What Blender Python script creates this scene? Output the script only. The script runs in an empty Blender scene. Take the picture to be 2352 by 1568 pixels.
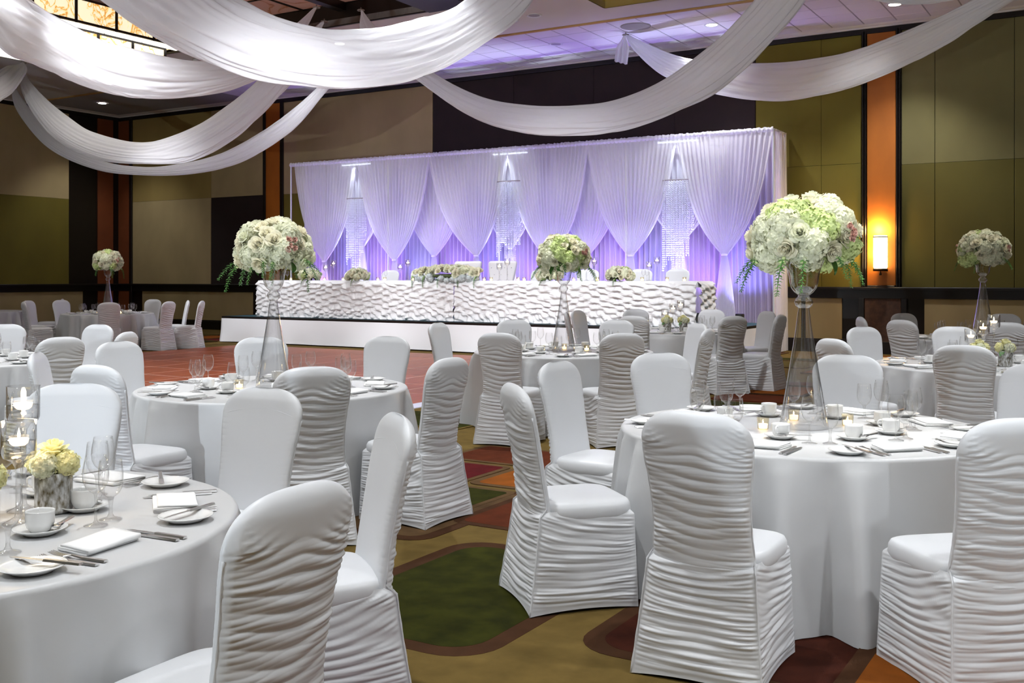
import bpy, math, random
import numpy as np
from mathutils import Vector, Matrix

# ------------------------------------------------------------------ camera, world, exposure
F, HZ, CX, CAMZ = 2380.0, 637.0, 1176.0, 1.5          # focal length in px, horizon row, centre column, eye height
scene = bpy.context.scene
COL = scene.collection
cam_d = bpy.data.cameras.new('camera'); cam = bpy.data.objects.new('camera', cam_d); COL.objects.link(cam)
cam.location = (0, 0, CAMZ); cam.rotation_euler = (math.pi / 2, 0, 0)
cam_d.sensor_width = 36.0; cam_d.lens = 36.0 * F / 2352.0
cam_d.shift_y = -(784.0 - HZ) / 2352.0
cam_d.clip_end = 200
scene.camera = cam
world = bpy.data.worlds.new('world'); scene.world = world; world.use_nodes = True
world.node_tree.nodes['Background'].inputs[0].default_value = (0.05, 0.05, 0.055, 1)
world.node_tree.nodes['Background'].inputs[1].default_value = 0.2
vs = scene.view_settings
vs.view_transform = 'Standard'; vs.look = 'None'; vs.gamma = 1.0; vs.use_curve_mapping = False
vs.exposure = 0.5
cy = scene.cycles
cy.max_bounces = 5; cy.diffuse_bounces = 3; cy.glossy_bounces = 2; cy.transmission_bounces = 2
cy.use_adaptive_sampling = True; cy.adaptive_threshold = 0.13
cy.transparent_max_bounces = 14; cy.caustics_reflective = False; cy.caustics_refractive = False
cy.use_denoising = True; cy.sample_clamp_indirect = 6.0

# room axes: a runs along the back wall (to the right), b is the distance out from the back wall
ANG = math.radians(31.0); CA, SA = math.cos(ANG), math.sin(ANG); WB = 21.17
CEIL = 6.45
def R(a, b, z=0.0): return Vector((a * CA - (b - WB) * SA, -a * SA - (b - WB) * CA, z))
RROT = -ANG                                              # z rotation that maps local +X onto +a (local -Y onto +b)
def px_dir(px): return (px - CX) / F
def on_floor(px, py, z=0.0):
    Y = F * (CAMZ - z) / (py - HZ); return Vector((px_dir(px) * Y, Y, z))
def unproj(px, py, Y): return Vector((px_dir(px) * Y, Y, CAMZ - (py - HZ) / F * Y))
def a_at(px, b):
    d = px_dir(px); Y = (WB - b) / (SA * d + CA); return Y * (CA * d - SA)
def z_at(px, py, b):
    d = px_dir(px); Y = (WB - b) / (SA * d + CA); return CAMZ - (py - HZ) / F * Y
def project(p): return (CX + F * p[0] / p[1], HZ + F * (CAMZ - p[2]) / p[1])

LUM = 1.0
def lamp(name, kind, loc, energy, color=(1, 1, 1), target=None, radius=0.1, cone=60, blend=0.6, parent=None):
    d = bpy.data.lights.new(name, kind); d.energy = energy * LUM; d.color = color
    d.shadow_soft_size = radius
    if kind == 'SPOT': d.spot_size = math.radians(cone); d.spot_blend = blend
    o = bpy.data.objects.new(name, d); COL.objects.link(o); o.location = loc
    if target is not None:
        o.rotation_euler = (Vector(target) - Vector(loc)).to_track_quat('-Z', 'Y').to_euler()
    if parent is not None:
        o.parent = parent; o.matrix_parent_inverse = Matrix.Translation(parent.location).inverted()
    return o

# ------------------------------------------------------------------ helpers
rng = np.random.default_rng(7); random.seed(7)
def ss(x, a, b):
    t = np.clip((x - a) / (b - a), 0, 1); return t * t * (3 - 2 * t)
class Noise:
    def __init__(s, seed): s.g = np.random.default_rng(seed).random((64, 64))
    def __call__(s, x, y):
        x = np.asarray(x, float); y = np.asarray(y, float)
        xi = np.floor(x).astype(int); yi = np.floor(y).astype(int); fx = x - xi; fy = y - yi
        fx = fx * fx * (3 - 2 * fx); fy = fy * fy * (3 - 2 * fy); g = s.g
        a = g[xi % 64, yi % 64]; b = g[(xi + 1) % 64, yi % 64]; c = g[xi % 64, (yi + 1) % 64]; d = g[(xi + 1) % 64, (yi + 1) % 64]
        return (a * (1 - fx) + b * fx) * (1 - fy) + (c * (1 - fx) + d * fx) * fy * 1.0

def mesh(name, verts, faces, mat=None, smooth=True):
    me = bpy.data.meshes.new(name)
    me.from_pydata([tuple(map(float, v)) for v in verts], [], [tuple(int(i) for i in f) for f in faces])
    if smooth: me.polygons.foreach_set('use_smooth', [True] * len(me.polygons))
    if mat: me.materials.append(mat)
    me.update(); return me
def grid(P, closed_u=False, closed_v=False):
    """P: (nv, nu, 3) -> verts, faces"""
    nv, nu, _ = P.shape; V = P.reshape(-1, 3); Fc = []
    for j in range(nv if closed_v else nv - 1):
        j2 = (j + 1) % nv
        for i in range(nu if closed_u else nu - 1):
            i2 = (i + 1) % nu
            Fc.append((j * nu + i, j * nu + i2, j2 * nu + i2, j2 * nu + i))
    return V, Fc
def gmesh(name, P, mat, closed_u=False, smooth=True):
    v, f = grid(P, closed_u); return mesh(name, v, f, mat, smooth)
def box_vf(x0, x1, y0, y1, z0, z1):
    v = [(x0, y0, z0), (x1, y0, z0), (x1, y1, z0), (x0, y1, z0), (x0, y0, z1), (x1, y0, z1), (x1, y1, z1), (x0, y1, z1)]
    f = [(0, 3, 2, 1), (4, 5, 6, 7), (0, 1, 5, 4), (1, 2, 6, 5), (2, 3, 7, 6), (3, 0, 4, 7)]
    return v, f
def bbox_vf(x0, x1, y0, y1, z0, z1, c=0.004):
    """box with a chamfered top and chamfered vertical edges"""
    def ring(i, z): return [(x0 + i + c, y0 + i, z), (x1 - i - c, y0 + i, z), (x1 - i, y0 + i + c, z), (x1 - i, y1 - i - c, z), (x1 - i - c, y1 - i, z), (x0 + i + c, y1 - i, z), (x0 + i, y1 - i - c, z), (x0 + i, y0 + i + c, z)]
    rs = [ring(0, z0), ring(0, z1 - c), ring(c, z1)]
    v = sum(rs, []); f = [tuple(range(7, -1, -1)), tuple(range(16, 24))]
    for k in range(2):
        for i in range(8): f.append((k * 8 + i, k * 8 + (i + 1) % 8, k * 8 + 8 + (i + 1) % 8, k * 8 + 8 + i))
    return v, f
def merge(*vfs):
    V = []; Fc = []
    for v, f in vfs:
        o = len(V); V += [tuple(p) for p in v]; Fc += [tuple(i + o for i in q) for q in f]
    return V, Fc
def xf(vf, loc=(0, 0, 0), rz=0.0, M=None):
    v, f = vf; M = M or (Matrix.Translation(loc) @ Matrix.Rotation(rz, 4, 'Z'))
    return [tuple(M @ Vector(p)) for p in v], f
def lathe(profile, n=24, cap_bottom=True, cap_top=False):
    th = np.linspace(0, 2 * np.pi, n, endpoint=False); pr = np.array(profile, float)
    P = np.zeros((len(pr), n, 3)); P[:, :, 0] = pr[:, :1] * np.cos(th); P[:, :, 1] = pr[:, :1] * np.sin(th); P[:, :, 2] = pr[:, 1:2]
    v, f = grid(P, True)
    if cap_bottom: f = f + [tuple(range(n - 1, -1, -1))]
    if cap_top: f = f + [tuple(range((len(pr) - 1) * n, len(pr) * n))]
    return [tuple(p) for p in v], f
def tube(path, r, n=8, cap=True):
    path = [Vector(p) for p in path]; m = len(path); V = []; Fc = []
    rr = r if hasattr(r, '__len__') else [r] * m
    for i, p in enumerate(path):
        d = (path[min(i + 1, m - 1)] - path[max(i - 1, 0)]).normalized()
        up = Vector((0, 0, 1)) if abs(d.z) < 0.9 else Vector((1, 0, 0))
        x = d.cross(up).normalized(); y = x.cross(d)
        for k in range(n):
            t = 2 * math.pi * k / n; V.append(tuple(p + rr[i] * (math.cos(t) * x + math.sin(t) * y)))
    for i in range(m - 1):
        for k in range(n): Fc.append((i * n + k, i * n + (k + 1) % n, (i + 1) * n + (k + 1) % n, (i + 1) * n + k))
    if cap: Fc.append(tuple(range(n))[::-1]); Fc.append(tuple(range((m - 1) * n, m * n)))
    return V, Fc
def catmull(P, n):
    P = np.array(P, float); m = len(P); out = []
    for t in np.linspace(0, m - 1, n):
        i = min(int(t), m - 2); u = t - i
        p0, p1, p2, p3 = P[max(i - 1, 0)], P[i], P[i + 1], P[min(i + 2, m - 1)]
        out.append(0.5 * (2 * p1 + (p2 - p0) * u + (2 * p0 - 5 * p1 + 4 * p2 - p3) * u * u + (3 * p1 - p0 - 3 * p2 + p3) * u ** 3))
    return np.array(out)

def ob(name, me, parent=None, loc=(0, 0, 0), rot=(0, 0, 0), scale=None):
    o = bpy.data.objects.new(name, me); COL.objects.link(o)
    o.location = loc; o.rotation_euler = rot
    if scale is not None: o.scale = scale if hasattr(scale, '__len__') else (scale,) * 3
    if parent is not None: o.parent = parent
    return o
def tag(o, label=None, cat=None, group=None, kind=None):
    if label: o['label'] = label
    if cat: o['category'] = cat
    if group: o['group'] = group
    if kind: o['kind'] = kind
    return o
def thing(name, label, cat, loc=(0, 0, 0), rz=0.0, group=None, scale=None):
    o = ob(name, None, None, loc, (0, 0, rz), scale); o.empty_display_size = 0.05
    return tag(o, label, cat, group)
def struct(name, me, parent=None, loc=(0, 0, 0), rot=(0, 0, 0)):
    o = ob(name, me, parent, loc, rot)
    if parent is None: o['kind'] = 'structure'
    return o
def place(parts, name, label, cat, loc, rz=0.0, group=None, scale=None, simple=False):
    """parts: list of (part name, mesh, loc, [sub-parts]); simple: (mesh) one mesh thing"""
    if not isinstance(parts, list):
        return tag(ob(name, parts, None, loc, (0, 0, rz), scale), label, cat, group)
    t = thing(name, label, cat, loc, rz, group, scale)
    for p in parts:
        c = ob(p[0], p[1], t, p[2] if len(p) > 2 else (0, 0, 0))
        for q in (p[3] if len(p) > 3 else []): ob(q[0], q[1], c)
    return t

# ------------------------------------------------------------------ materials
MATS = {}
def mat(name, col, rough=0.6, metal=0.0, spec=0.4, noise=0.0, nscale=40.0, bump=0.0, bscale=200.0, emit=None, estr=0.0, sheen=0.0, rand=0.0, col2=None, stretch=None):
    m = bpy.data.materials.new(name); m.use_nodes = True; nt = m.node_tree; N = nt.nodes; L = nt.links
    p = N['Principled BSDF']; p.inputs['Base Color'].default_value = (*col, 1)
    p.inputs['Roughness'].default_value = rough; p.inputs['Metallic'].default_value = metal
    p.inputs['Specular IOR Level'].default_value = spec
    if sheen: p.inputs['Sheen Weight'].default_value = sheen
    tc = None
    if noise or bump:
        tc = N.new('ShaderNodeTexCoord')
        src = tc.outputs['Object']
        if stretch:
            mp = N.new('ShaderNodeMapping'); mp.inputs['Scale'].default_value = stretch; L.new(src, mp.inputs[0]); src = mp.outputs[0]
    if noise:
        t = N.new('ShaderNodeTexNoise'); t.inputs['Scale'].default_value = nscale; t.inputs['Detail'].default_value = 4
        L.new(src, t.inputs['Vector'])
        mx = N.new('ShaderNodeMix'); mx.data_type = 'RGBA'
        c2 = col2 or tuple(min(1, c * (1 + noise)) for c in col); c1 = col if col2 else tuple(c * (1 - noise) for c in col)
        mx.inputs[6].default_value = (*c1, 1); mx.inputs[7].default_value = (*c2, 1)
        cr = N.new('ShaderNodeMapRange'); cr.inputs[1].default_value = 0.32; cr.inputs[2].default_value = 0.68
        L.new(t.outputs['Fac'], cr.inputs[0]); L.new(cr.outputs[0], mx.inputs[0]); L.new(mx.outputs[2], p.inputs['Base Color'])
    if bump:
        t = N.new('ShaderNodeTexNoise'); t.inputs['Scale'].default_value = bscale; t.inputs['Detail'].default_value = 3
        L.new(src, t.inputs['Vector']); b = N.new('ShaderNodeBump'); b.inputs['Strength'].default_value = bump; b.inputs['Distance'].default_value = 0.01
        L.new(t.outputs['Fac'], b.inputs['Height']); L.new(b.outputs[0], p.inputs['Normal'])
    if rand:
        oi = N.new('ShaderNodeObjectInfo'); hs = N.new('ShaderNodeHueSaturation')
        mr = N.new('ShaderNodeMapRange'); mr.inputs[3].default_value = 1 - rand; mr.inputs[4].default_value = 1 + rand
        L.new(oi.outputs['Random'], mr.inputs[0]); L.new(mr.outputs[0], hs.inputs['Value'])
        lk = p.inputs['Base Color'].links
        if lk: L.new(lk[0].from_socket, hs.inputs['Color'])
        else: hs.inputs['Color'].default_value = (*col, 1)
        L.new(hs.outputs[0], p.inputs['Base Color'])
    if emit:
        p.inputs['Emission Color'].default_value = (*emit, 1); p.inputs['Emission Strength'].default_value = estr
    MATS[name] = m; return m
def sheer(name, col, alpha=0.8, trans=0.45, tint=None):
    m = bpy.data.materials.new(name); m.use_nodes = True; nt = m.node_tree; N = nt.nodes; L = nt.links
    N.remove(N['Principled BSDF']); out = N['Material Output']
    d = N.new('ShaderNodeBsdfDiffuse'); t = N.new('ShaderNodeBsdfTranslucent'); tr = N.new('ShaderNodeBsdfTransparent')
    d.inputs[0].default_value = (*col, 1); t.inputs[0].default_value = (*(tint or col), 1)
    m1 = N.new('ShaderNodeMixShader'); m1.inputs[0].default_value = trans; L.new(d.outputs[0], m1.inputs[1]); L.new(t.outputs[0], m1.inputs[2])
    m2 = N.new('ShaderNodeMixShader'); m2.inputs[0].default_value = alpha; L.new(tr.outputs[0], m2.inputs[1]); L.new(m1.outputs[0], m2.inputs[2])
    L.new(m2.outputs[0], out.inputs[0]); return m
def petal(name, col, tr=.45, rand=.08, noise=.08, nscale=3.0):
    m = mat(name, col, 0.7, noise=noise, nscale=nscale, rand=rand, spec=.2); nt = m.node_tree; N = nt.nodes; L = nt.links
    p = N['Principled BSDF']; t = N.new('ShaderNodeBsdfTranslucent'); mx = N.new('ShaderNodeMixShader'); mx.inputs[0].default_value = tr
    L.new(p.inputs['Base Color'].links[0].from_socket, t.inputs[0]); L.new(p.outputs[0], mx.inputs[1]); L.new(t.outputs[0], mx.inputs[2]); L.new(mx.outputs[0], N['Material Output'].inputs[0])
    return m
def thin_glass(name, tint=(1, 1, 1), lo=0.05, hi=0.75, rough=0.02, power=2.5):
    """a thin clear wall: see-through face on, mirror-like at grazing angles"""
    m = bpy.data.materials.new(name); m.use_nodes = True; nt = m.node_tree; N = nt.nodes; L = nt.links
    N.remove(N['Principled BSDF']); out = N['Material Output']
    g = N.new('ShaderNodeBsdfGlossy'); g.inputs['Roughness'].default_value = rough
    tr = N.new('ShaderNodeBsdfTransparent'); tr.inputs[0].default_value = (*tint, 1)
    lw = N.new('ShaderNodeLayerWeight'); lw.inputs[0].default_value = 0.5
    pw = N.new('ShaderNodeMath'); pw.operation = 'POWER'; pw.inputs[1].default_value = power; L.new(lw.outputs['Facing'], pw.inputs[0])
    mr = N.new('ShaderNodeMapRange'); mr.inputs[3].default_value = lo; mr.inputs[4].default_value = hi; L.new(pw.outputs[0], mr.inputs[0])
    mx = N.new('ShaderNodeMixShader'); L.new(mr.outputs[0], mx.inputs[0]); L.new(tr.outputs[0], mx.inputs[1]); L.new(g.outputs[0], mx.inputs[2])
    L.new(mx.outputs[0], out.inputs[0]); return m
def onyx(name, c1, c2, c3, strength, scale=1.6):
    """marbled art glass, lit from behind when strength > 0"""
    m = bpy.data.materials.new(name); m.use_nodes = True; nt = m.node_tree; N = nt.nodes; L = nt.links; p = N['Principled BSDF']
    tc = N.new('ShaderNodeTexCoord'); oi = N.new('ShaderNodeObjectInfo'); ad = N.new('ShaderNodeVectorMath'); ad.operation = 'ADD'
    sc = N.new('ShaderNodeVectorMath'); sc.operation = 'SCALE'; sc.inputs[3].default_value = 40.0
    L.new(oi.outputs['Location'], ad.inputs[1]); L.new(tc.outputs['Object'], ad.inputs[0])
    n1 = N.new('ShaderNodeTexNoise'); n1.inputs['Scale'].default_value = scale; n1.inputs['Detail'].default_value = 5; n1.inputs['Distortion'].default_value = 1.2
    L.new(ad.outputs[0], n1.inputs['Vector'])
    r = N.new('ShaderNodeValToRGB'); e = r.color_ramp.elements
    e[0].position = 0.3; e[0].color = (*c1, 1); e[1].position = 0.62; e[1].color = (*c1, 1)
    x = e.new(0.455); x.color = (*c1, 1); x = e.new(0.485); x.color = (*c2, 1); x = e.new(0.5); x.color = (*c3, 1); x = e.new(0.515); x.color = (*c2, 1); x = e.new(0.545); x.color = (*c1, 1)
    L.new(n1.outputs['Fac'], r.inputs[0]); L.new(r.outputs[0], p.inputs['Base Color']); p.inputs['Roughness'].default_value = 0.35
    if strength: L.new(r.outputs[0], p.inputs['Emission Color']); p.inputs['Emission Strength'].default_value = strength
    return m

M_SPANDEX = mat('white_stretch_fabric', (0.70, 0.71, 0.73), 0.42, spec=0.4, sheen=0.1)
M_LINEN = mat('white_satin_tablecloth', (0.58, 0.585, 0.59), 0.40, spec=0.4, noise=0.03, nscale=3, bump=0.05, bscale=6)
M_NAPKIN = mat('white_cotton_napkin', (0.86, 0.86, 0.86), 0.8, bump=0.05, bscale=400)
M_CHINA = mat('white_glazed_china', (0.82, 0.82, 0.81), 0.12, spec=0.5)
M_STEEL = mat('polished_steel', (0.78, 0.78, 0.78), 0.3, metal=1.0)
M_GLASS = thin_glass('clear_glass', (0.996, 0.996, 0.996), 0.05, 0.75, 0.04, 2.1)
M_STEM = thin_glass('clear_glass_stem', (0.985, 0.985, 0.985), 0.12, 0.65, 0.05, 1.4)
M_VASE = thin_glass('clear_vase_glass', (0.98, 0.98, 0.985), 0.13, 0.95, 0.03, 1.35)
M_CUPGLASS = thin_glass('clear_candle_cup_glass', (.97, .97, .97), .06, .9, .02, 1.3)
M_WATER = thin_glass('clear_water', (0.93, 0.94, 0.95), 0.06, 0.6, 0.0, 2.0)
M_MERCURY = mat('mercury_glass', (0.16, 0.13, 0.07), 0.3, metal=0.55, noise=0.5, nscale=75, col2=(0.82, 0.83, 0.84), stretch=(1, 1, .5))
M_WAX = mat('cream_glowing_wax', (0.9, 0.82, 0.65), 0.6, emit=(1.0, 0.74, 0.42), estr=2.6)  # the flame's glow is put into the wax as emission
M_FLAME = mat('flame', (1, 0.7, 0.3), 0.5, emit=(1.0, 0.75, 0.40), estr=60)
M_VOTIVE = thin_glass('frosted_amber_votive_glass', (0.98, 0.9, 0.72), 0.12, 0.6, 0.2, 1.5)
M_WHITEP = petal('white_petals', (0.90, 0.91, 0.72))
M_CREAM = petal('cream_rose_petals', (0.95, 0.90, 0.72))
M_GREENP = petal('pale_green_petals', (0.70, 0.80, 0.38), .35, .14, .14)
M_PINK = mat('dusty_pink_petals', (0.68, 0.40, 0.33), 0.65, rand=0.08)
M_YELLOW = petal('pale_yellow_petals', (0.93, 0.90, 0.55))
M_GREYLEAF = mat('dusty_miller_leaf', (0.60, 0.66, 0.66), 0.7, rand=0.15)
M_LEAF = mat('green_leaf', (0.06, 0.18, 0.03), 0.5, noise=0.3, nscale=12, rand=0.2)
M_BUD = mat('lime_buds', (0.62, 0.72, 0.34), 0.6, rand=0.15)
M_CORE = mat('dark_foliage_core', (0.10, 0.13, 0.05), 0.8)
M_SWAG = sheer('white_sheer_swag', (0.95, 0.95, 0.97), 0.84, 0.5)
M_DRAPE = sheer('white_sheer_drape', (0.95, 0.93, 0.97), 0.74, 0.42)
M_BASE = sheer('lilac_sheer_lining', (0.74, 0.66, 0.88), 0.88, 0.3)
M_RUFFLE = mat('white_ruffled_satin', (0.76, 0.76, 0.765), 0.55, spec=0.3)
M_STAGECLOTH = mat('white_stage_skirt', (0.78, 0.78, 0.80), 0.7, bump=0.05, bscale=30)
M_TEAL = mat('dark_teal_stage_carpet', (0.02, 0.065, 0.075), 0.9)
M_BLACK = mat('black_lacquered_wood', (0.009, 0.006, 0.005), 0.3, spec=0.4)
M_BROWNPANEL = mat('dark_aubergine_wall_panel', (0.016, 0.006, 0.005), 0.75, noise=0.15, nscale=3, bump=0.1, bscale=300)
def wallmat(n, c): return mat(n, c, 0.85, noise=0.09, nscale=1.2, bump=0.08, bscale=250, stretch=(1, 1, 0.6))
M_TAN = wallmat('tan_fabric_wall_panel', (0.30, 0.21, 0.062))
M_TANL = wallmat('sand_fabric_wall_panel', (0.38, 0.285, 0.135))
M_OLIVE = wallmat('olive_fabric_wall_panel', (0.145, 0.112, 0.010))
M_OLIVED = wallmat('dark_olive_fabric_wall_panel', (0.10, 0.08, 0.012))
M_KHAKI = wallmat('khaki_fabric_wall_panel', (0.155, 0.132, 0.048))
M_ORANGE = mat('orange_fabric_pilaster', (0.40, 0.115, 0.008), 0.6, noise=0.12, nscale=2, stretch=(1, 1, 0.5))
M_RUSTW = mat('rust_fabric_pilaster', (0.17, 0.04, 0.008), 0.7, noise=0.15, nscale=1.0)
M_BROWNW = mat('brown_leatherette_panel', (0.075, 0.035, 0.02), 0.7, noise=0.25, nscale=14)
M_PLASTER = mat('white_ceiling_plaster', (0.62, 0.58, 0.54), 0.85)
M_TILE = mat('white_acoustic_tile', (0.66, 0.63, 0.66), 0.9, bump=0.15, bscale=120)
M_TGRID = mat('grey_tile_grid', (0.32, 0.3, 0.31), 0.7)
M_GILT = mat('ochre_trim_paint', (0.50, 0.30, 0.10), 0.6)
M_YELLOWC = mat('ochre_coffer_paint', (0.62, 0.47, 0.12), 0.7)
M_ONYXL = onyx('lit_onyx_glass', (1.0, 0.90, 0.62), (0.95, 0.62, 0.20), (0.60, 0.22, 0.03), 0.62, 2.6)
M_ONYXD = onyx('dim_rose_art_glass', (0.40, 0.22, 0.17), (0.33, 0.14, 0.06), (0.22, 0.07, 0.04), 0.12, 1.0)
M_ONYXY = onyx('amber_art_glass', (0.42, 0.27, 0.03), (0.33, 0.14, 0.02), (0.16, 0.05, 0.01), 0.25, 2.0)
M_LITSTRIP = mat('lit_frosted_panel', (0.9, 0.88, 0.8), 0.5, emit=(1.0, 0.95, 0.86), estr=1.5)
M_LAMPON = mat('downlight_lens', (1, 1, 1), 0.4, emit=(1.0, 0.95, 0.88), estr=30)
M_LAMPOFF = mat('downlight_lens_unlit', (0.35, 0.32, 0.36), 0.4)
M_WHITEMETAL = mat('white_painted_metal', (0.7, 0.7, 0.7), 0.4)
M_GREYMETAL = mat('grey_speaker_grille', (0.25, 0.22, 0.2), 0.6)
M_SCONCE = mat('lit_sconce_glass', (1, 0.9, 0.6), 0.5, emit=(1.0, 0.80, 0.40), estr=7)
M_BRONZE = mat('dark_bronze', (0.06, 0.035, 0.015), 0.35, metal=0.8)
M_LED = mat('led_bar', (1, 1, 1), 0.4, emit=(0.75, 0.85, 1.0), estr=1.6)
M_CRYSTAL = mat('crystal_beads', (0.93, 0.95, 1.0), 0.15, spec=1.0, metal=0.1)
M_LEATHER = mat('white_tufted_leather', (0.76, 0.74, 0.75), 0.35)
M_CRYSTALBTN = mat('crystal_button', (0.6, 0.6, 0.62), 0.25, metal=1.0)
M_PAR = mat('black_par_can', (0.01, 0.01, 0.01), 0.5)
M_PARLENS = mat('violet_par_lens', (0.5, 0.3, 1.0), 0.3, emit=(0.45, 0.25, 1.0), estr=6)
M_WOOD = mat('red_dance_floor_wood', (0.33, 0.085, 0.038), 0.38, spec=0.25, noise=0.18, nscale=2.2, stretch=(6, 0.7, 1), rand=0.10)
M_JOINT = mat('pale_metal_joint', (0.80, 0.66, 0.58), 0.4)
M_RAMP = mat('pale_lilac_ramp', (0.60, 0.60, 0.72), 0.4)
def carpet(n, c, v=0.16): return mat(n, tuple(.72 * x for x in c), 1.0, spec=0.1, noise=v, nscale=7, bump=0.35, bscale=500)
M_CP_TAN = carpet('tan_carpet', (0.19, 0.125, 0.035))
M_CP = dict(tan=M_CP_TAN, brown=carpet('brown_carpet', (0.075, 0.032, 0.014)), green=carpet('green_carpet', (0.034, 0.036, 0.003), 0.35),
            rust=carpet('rust_carpet', (0.125, 0.028, 0.010)), red=carpet('crimson_carpet', (0.115, 0.010, 0.012)),
            orange=carpet('orange_carpet', (0.30, 0.085, 0.010)), maroon=carpet('maroon_carpet', (0.060, 0.014, 0.007), 0.3),
            line=carpet('taupe_carpet', (0.14, 0.08, 0.035)), grey=carpet('grey_carpet', (0.25, 0.24, 0.2)), olive=carpet('olive_carpet', (0.12, 0.085, 0.018)))

# ------------------------------------------------------------------ large lamps of the room (downlights in the ceiling)
def downlight(a, b, on=True, energy=0.0, label=None, cone=100, color=(0.94, 0.97, 1.0), r=0.1, z=CEIL):
    p = R(a, b, z)
    t = thing('downlight', label or 'recessed ceiling downlight out of view', 'downlight', p, 0, 'recessed ceiling downlights')
    ob('trim_ring', DL_RING, t); ob('lens', DL_ON if on else DL_OFF, t)
    if energy:
        lamp('downlight_lamp', 'SPOT', p + Vector((0, 0, -0.06)), energy, color, p + Vector((0, 0, -5)), r, cone, 0.7, parent=t)
    return t
v, f = lathe([(0.105, -0.004), (0.14, -0.016), (0.15, -0.004), (0.15, 0.0)], 28, False); DL_RING = mesh('downlight_ring', v, f, M_WHITEMETAL)
v, f = lathe([(0.105, -0.006), (0.06, -0.008), (0.002, -0.009)], 28, False); DL_ON = mesh('downlight_lens', v, f, M_LAMPON)
DL_OFF = mesh('downlight_lens_off', v, f, M_LAMPOFF)
def px_ceiling(px, py, z=CEIL):
    P = unproj(px, py, F * (z - CAMZ) / (HZ - py)); return (P.x * CA - P.y * SA, WB - P.x * SA - P.y * CA)
EN = 620.0
a_, b_ = px_ceiling(2055, 10); downlight(a_, b_, True, EN * 0.6, 'lit downlight in the tiles at the top right of the photo')
a_, b_ = px_ceiling(1635, 57); downlight(a_, b_, True, EN * 0.5, 'lit downlight in the blue-lit tiles right of the hook')
a_, b_ = px_ceiling(780, 100); downlight(a_, b_, True, EN * 0.5, 'lit downlight glowing through the big front swag')
a_, b_ = px_ceiling(235, 237); downlight(a_, b_, True, EN * 0.3, 'lit downlight above the far left corner pilasters')
a_, b_ = px_ceiling(1227, 35); downlight(a_, b_, False, 0, 'unlit downlight in the plaster beside the ochre coffer')
a_, b_ = px_ceiling(1277, 101); downlight(a_, b_, False, 0, 'unlit downlight in the violet-lit tiles')
for i, (a, b, e) in enumerate([(-12, 13.2, 1.2), (-5.5, 12.2, 1.2), (1.0, 12.6, 1.2), (6.5, 11.0, .9), (-8.6, 17.5, .85), (-3.2, 18.2, .8), (2.4, 17.5, .75),
                               (-6.0, 22.5, .32), (0.5, 23.5, .62), (5.5, 21.0, .5), (-12.5, 19.5, .45), (-9.4, 8.2, .8), (-17.5, 16.5, .8)]):
    downlight(a, b, True, EN * e, cone=150 if b > 19 else 105)

# ------------------------------------------------------------------ the room shell (local frame: x = a, y = -b)
ROOM_LOC = R(0, 0, 0); ROOM_ROT = (0, 0, -ANG)
A0, A1, B1 = -26.84, 14.0, 27.0
def rb(a0, a1, b0, b1, z0, z1): return box_vf(min(a0, a1), max(a0, a1), -max(b0, b1), -min(b0, b1), z0, z1)
def rbb(a0, a1, b0, b1, z0, z1, c=0.004): return bbox_vf(min(a0, a1), max(a0, a1), -max(b0, b1), -min(b0, b1), z0, z1, c)
def rstruct(name, vf, m, parent=None, smooth=False):
    me = mesh(name, vf[0], vf[1], m, smooth)
    return struct(name, me, parent) if parent is not None else struct(name, me, None, ROOM_LOC, ROOM_ROT)
floor = rstruct('floor', rb(A0 - .2, A1 + .2, -.2, B1 + .2, -.1, 0), M_CP_TAN)
def rrect(a0, a1, b0, b1, r, z0, z1, n=6):
    pts = []
    for cx, cy_, s in ((a1 - r, b1 - r, 0), (a0 + r, b1 - r, 1), (a0 + r, b0 + r, 2), (a1 - r, b0 + r, 3)):
        for k in range(n + 1):
            t = math.pi / 2 * (s + k / n); pts.append((cx + r * math.cos(t), -(cy_ + r * math.sin(t))))
    pts = pts[::-1]; m = len(pts)
    v = [(x, y, z0) for x, y in pts] + [(x, y, z1) for x, y in pts]
    f = [tuple(range(m, 2 * m))] + [(i, (i + 1) % m, m + (i + 1) % m, m + i) for i in range(m)]
    return v, f
patch_level = [0]
def patch(a0, a1, b0, b1, col, border=None, bw=0.07, r=0.12):
    patch_level[0] += 1; e = 0.0009 * min(patch_level[0], 16)
    if border:
        ob('carpet_patch_border', mesh('carpet_patch_border', *rrect(a0, a1, b0, b1, r, -.001, e), M_CP[border], False), floor)
        a0 += bw; a1 -= bw; b0 += bw; b1 -= bw; r = max(r - bw * .6, .02); e += 0.0006
    ob('carpet_patch', mesh('carpet_patch', *rrect(a0, a1, b0, b1, r, -.001, e), M_CP[col], False), floor)
patch(-3.28, -2.2, 16.2, 17.8, 'green', 'brown', .09, .22)
patch(-1.98, -.55, 15.6, 17.45, 'maroon', 'brown', .08, .2)
patch(-4.7, -3.46, 14.95, 16.42, 'line', 'brown', .08, .16)
patch(-3.62, -2.1, 14.55, 15.92, 'rust', 'brown', .06, .1)
patch(-4.35, -3.68, 14.95, 15.98, 'green', 'line', .05, .08)
patch(-4.75, -4.2, 14.15, 14.90, 'red', 'line', .05, .08)
patch(-4.18, -3.70, 14.2, 14.88, 'orange', 'line', .06, .1)
patch(-4.95, -3.3, 13.35, 14.10, 'rust', 'line', .05, .08)
patch(-3.62, -3.0, 13.9, 14.4, 'grey', None, r=.05)
patch(-7.2, -5.7, 11.75, 12.75, 'green', 'tan', .04, .1)
patch(-6.35, -5.55, 13.3, 13.75, 'rust', None, r=.15)
patch(-.95, .25, 16.75, 17.75, 'orange', 'brown', .07, .14)
patch(-.6, .9, 14.6, 16.2, 'rust', 'brown', .07, .14)
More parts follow.
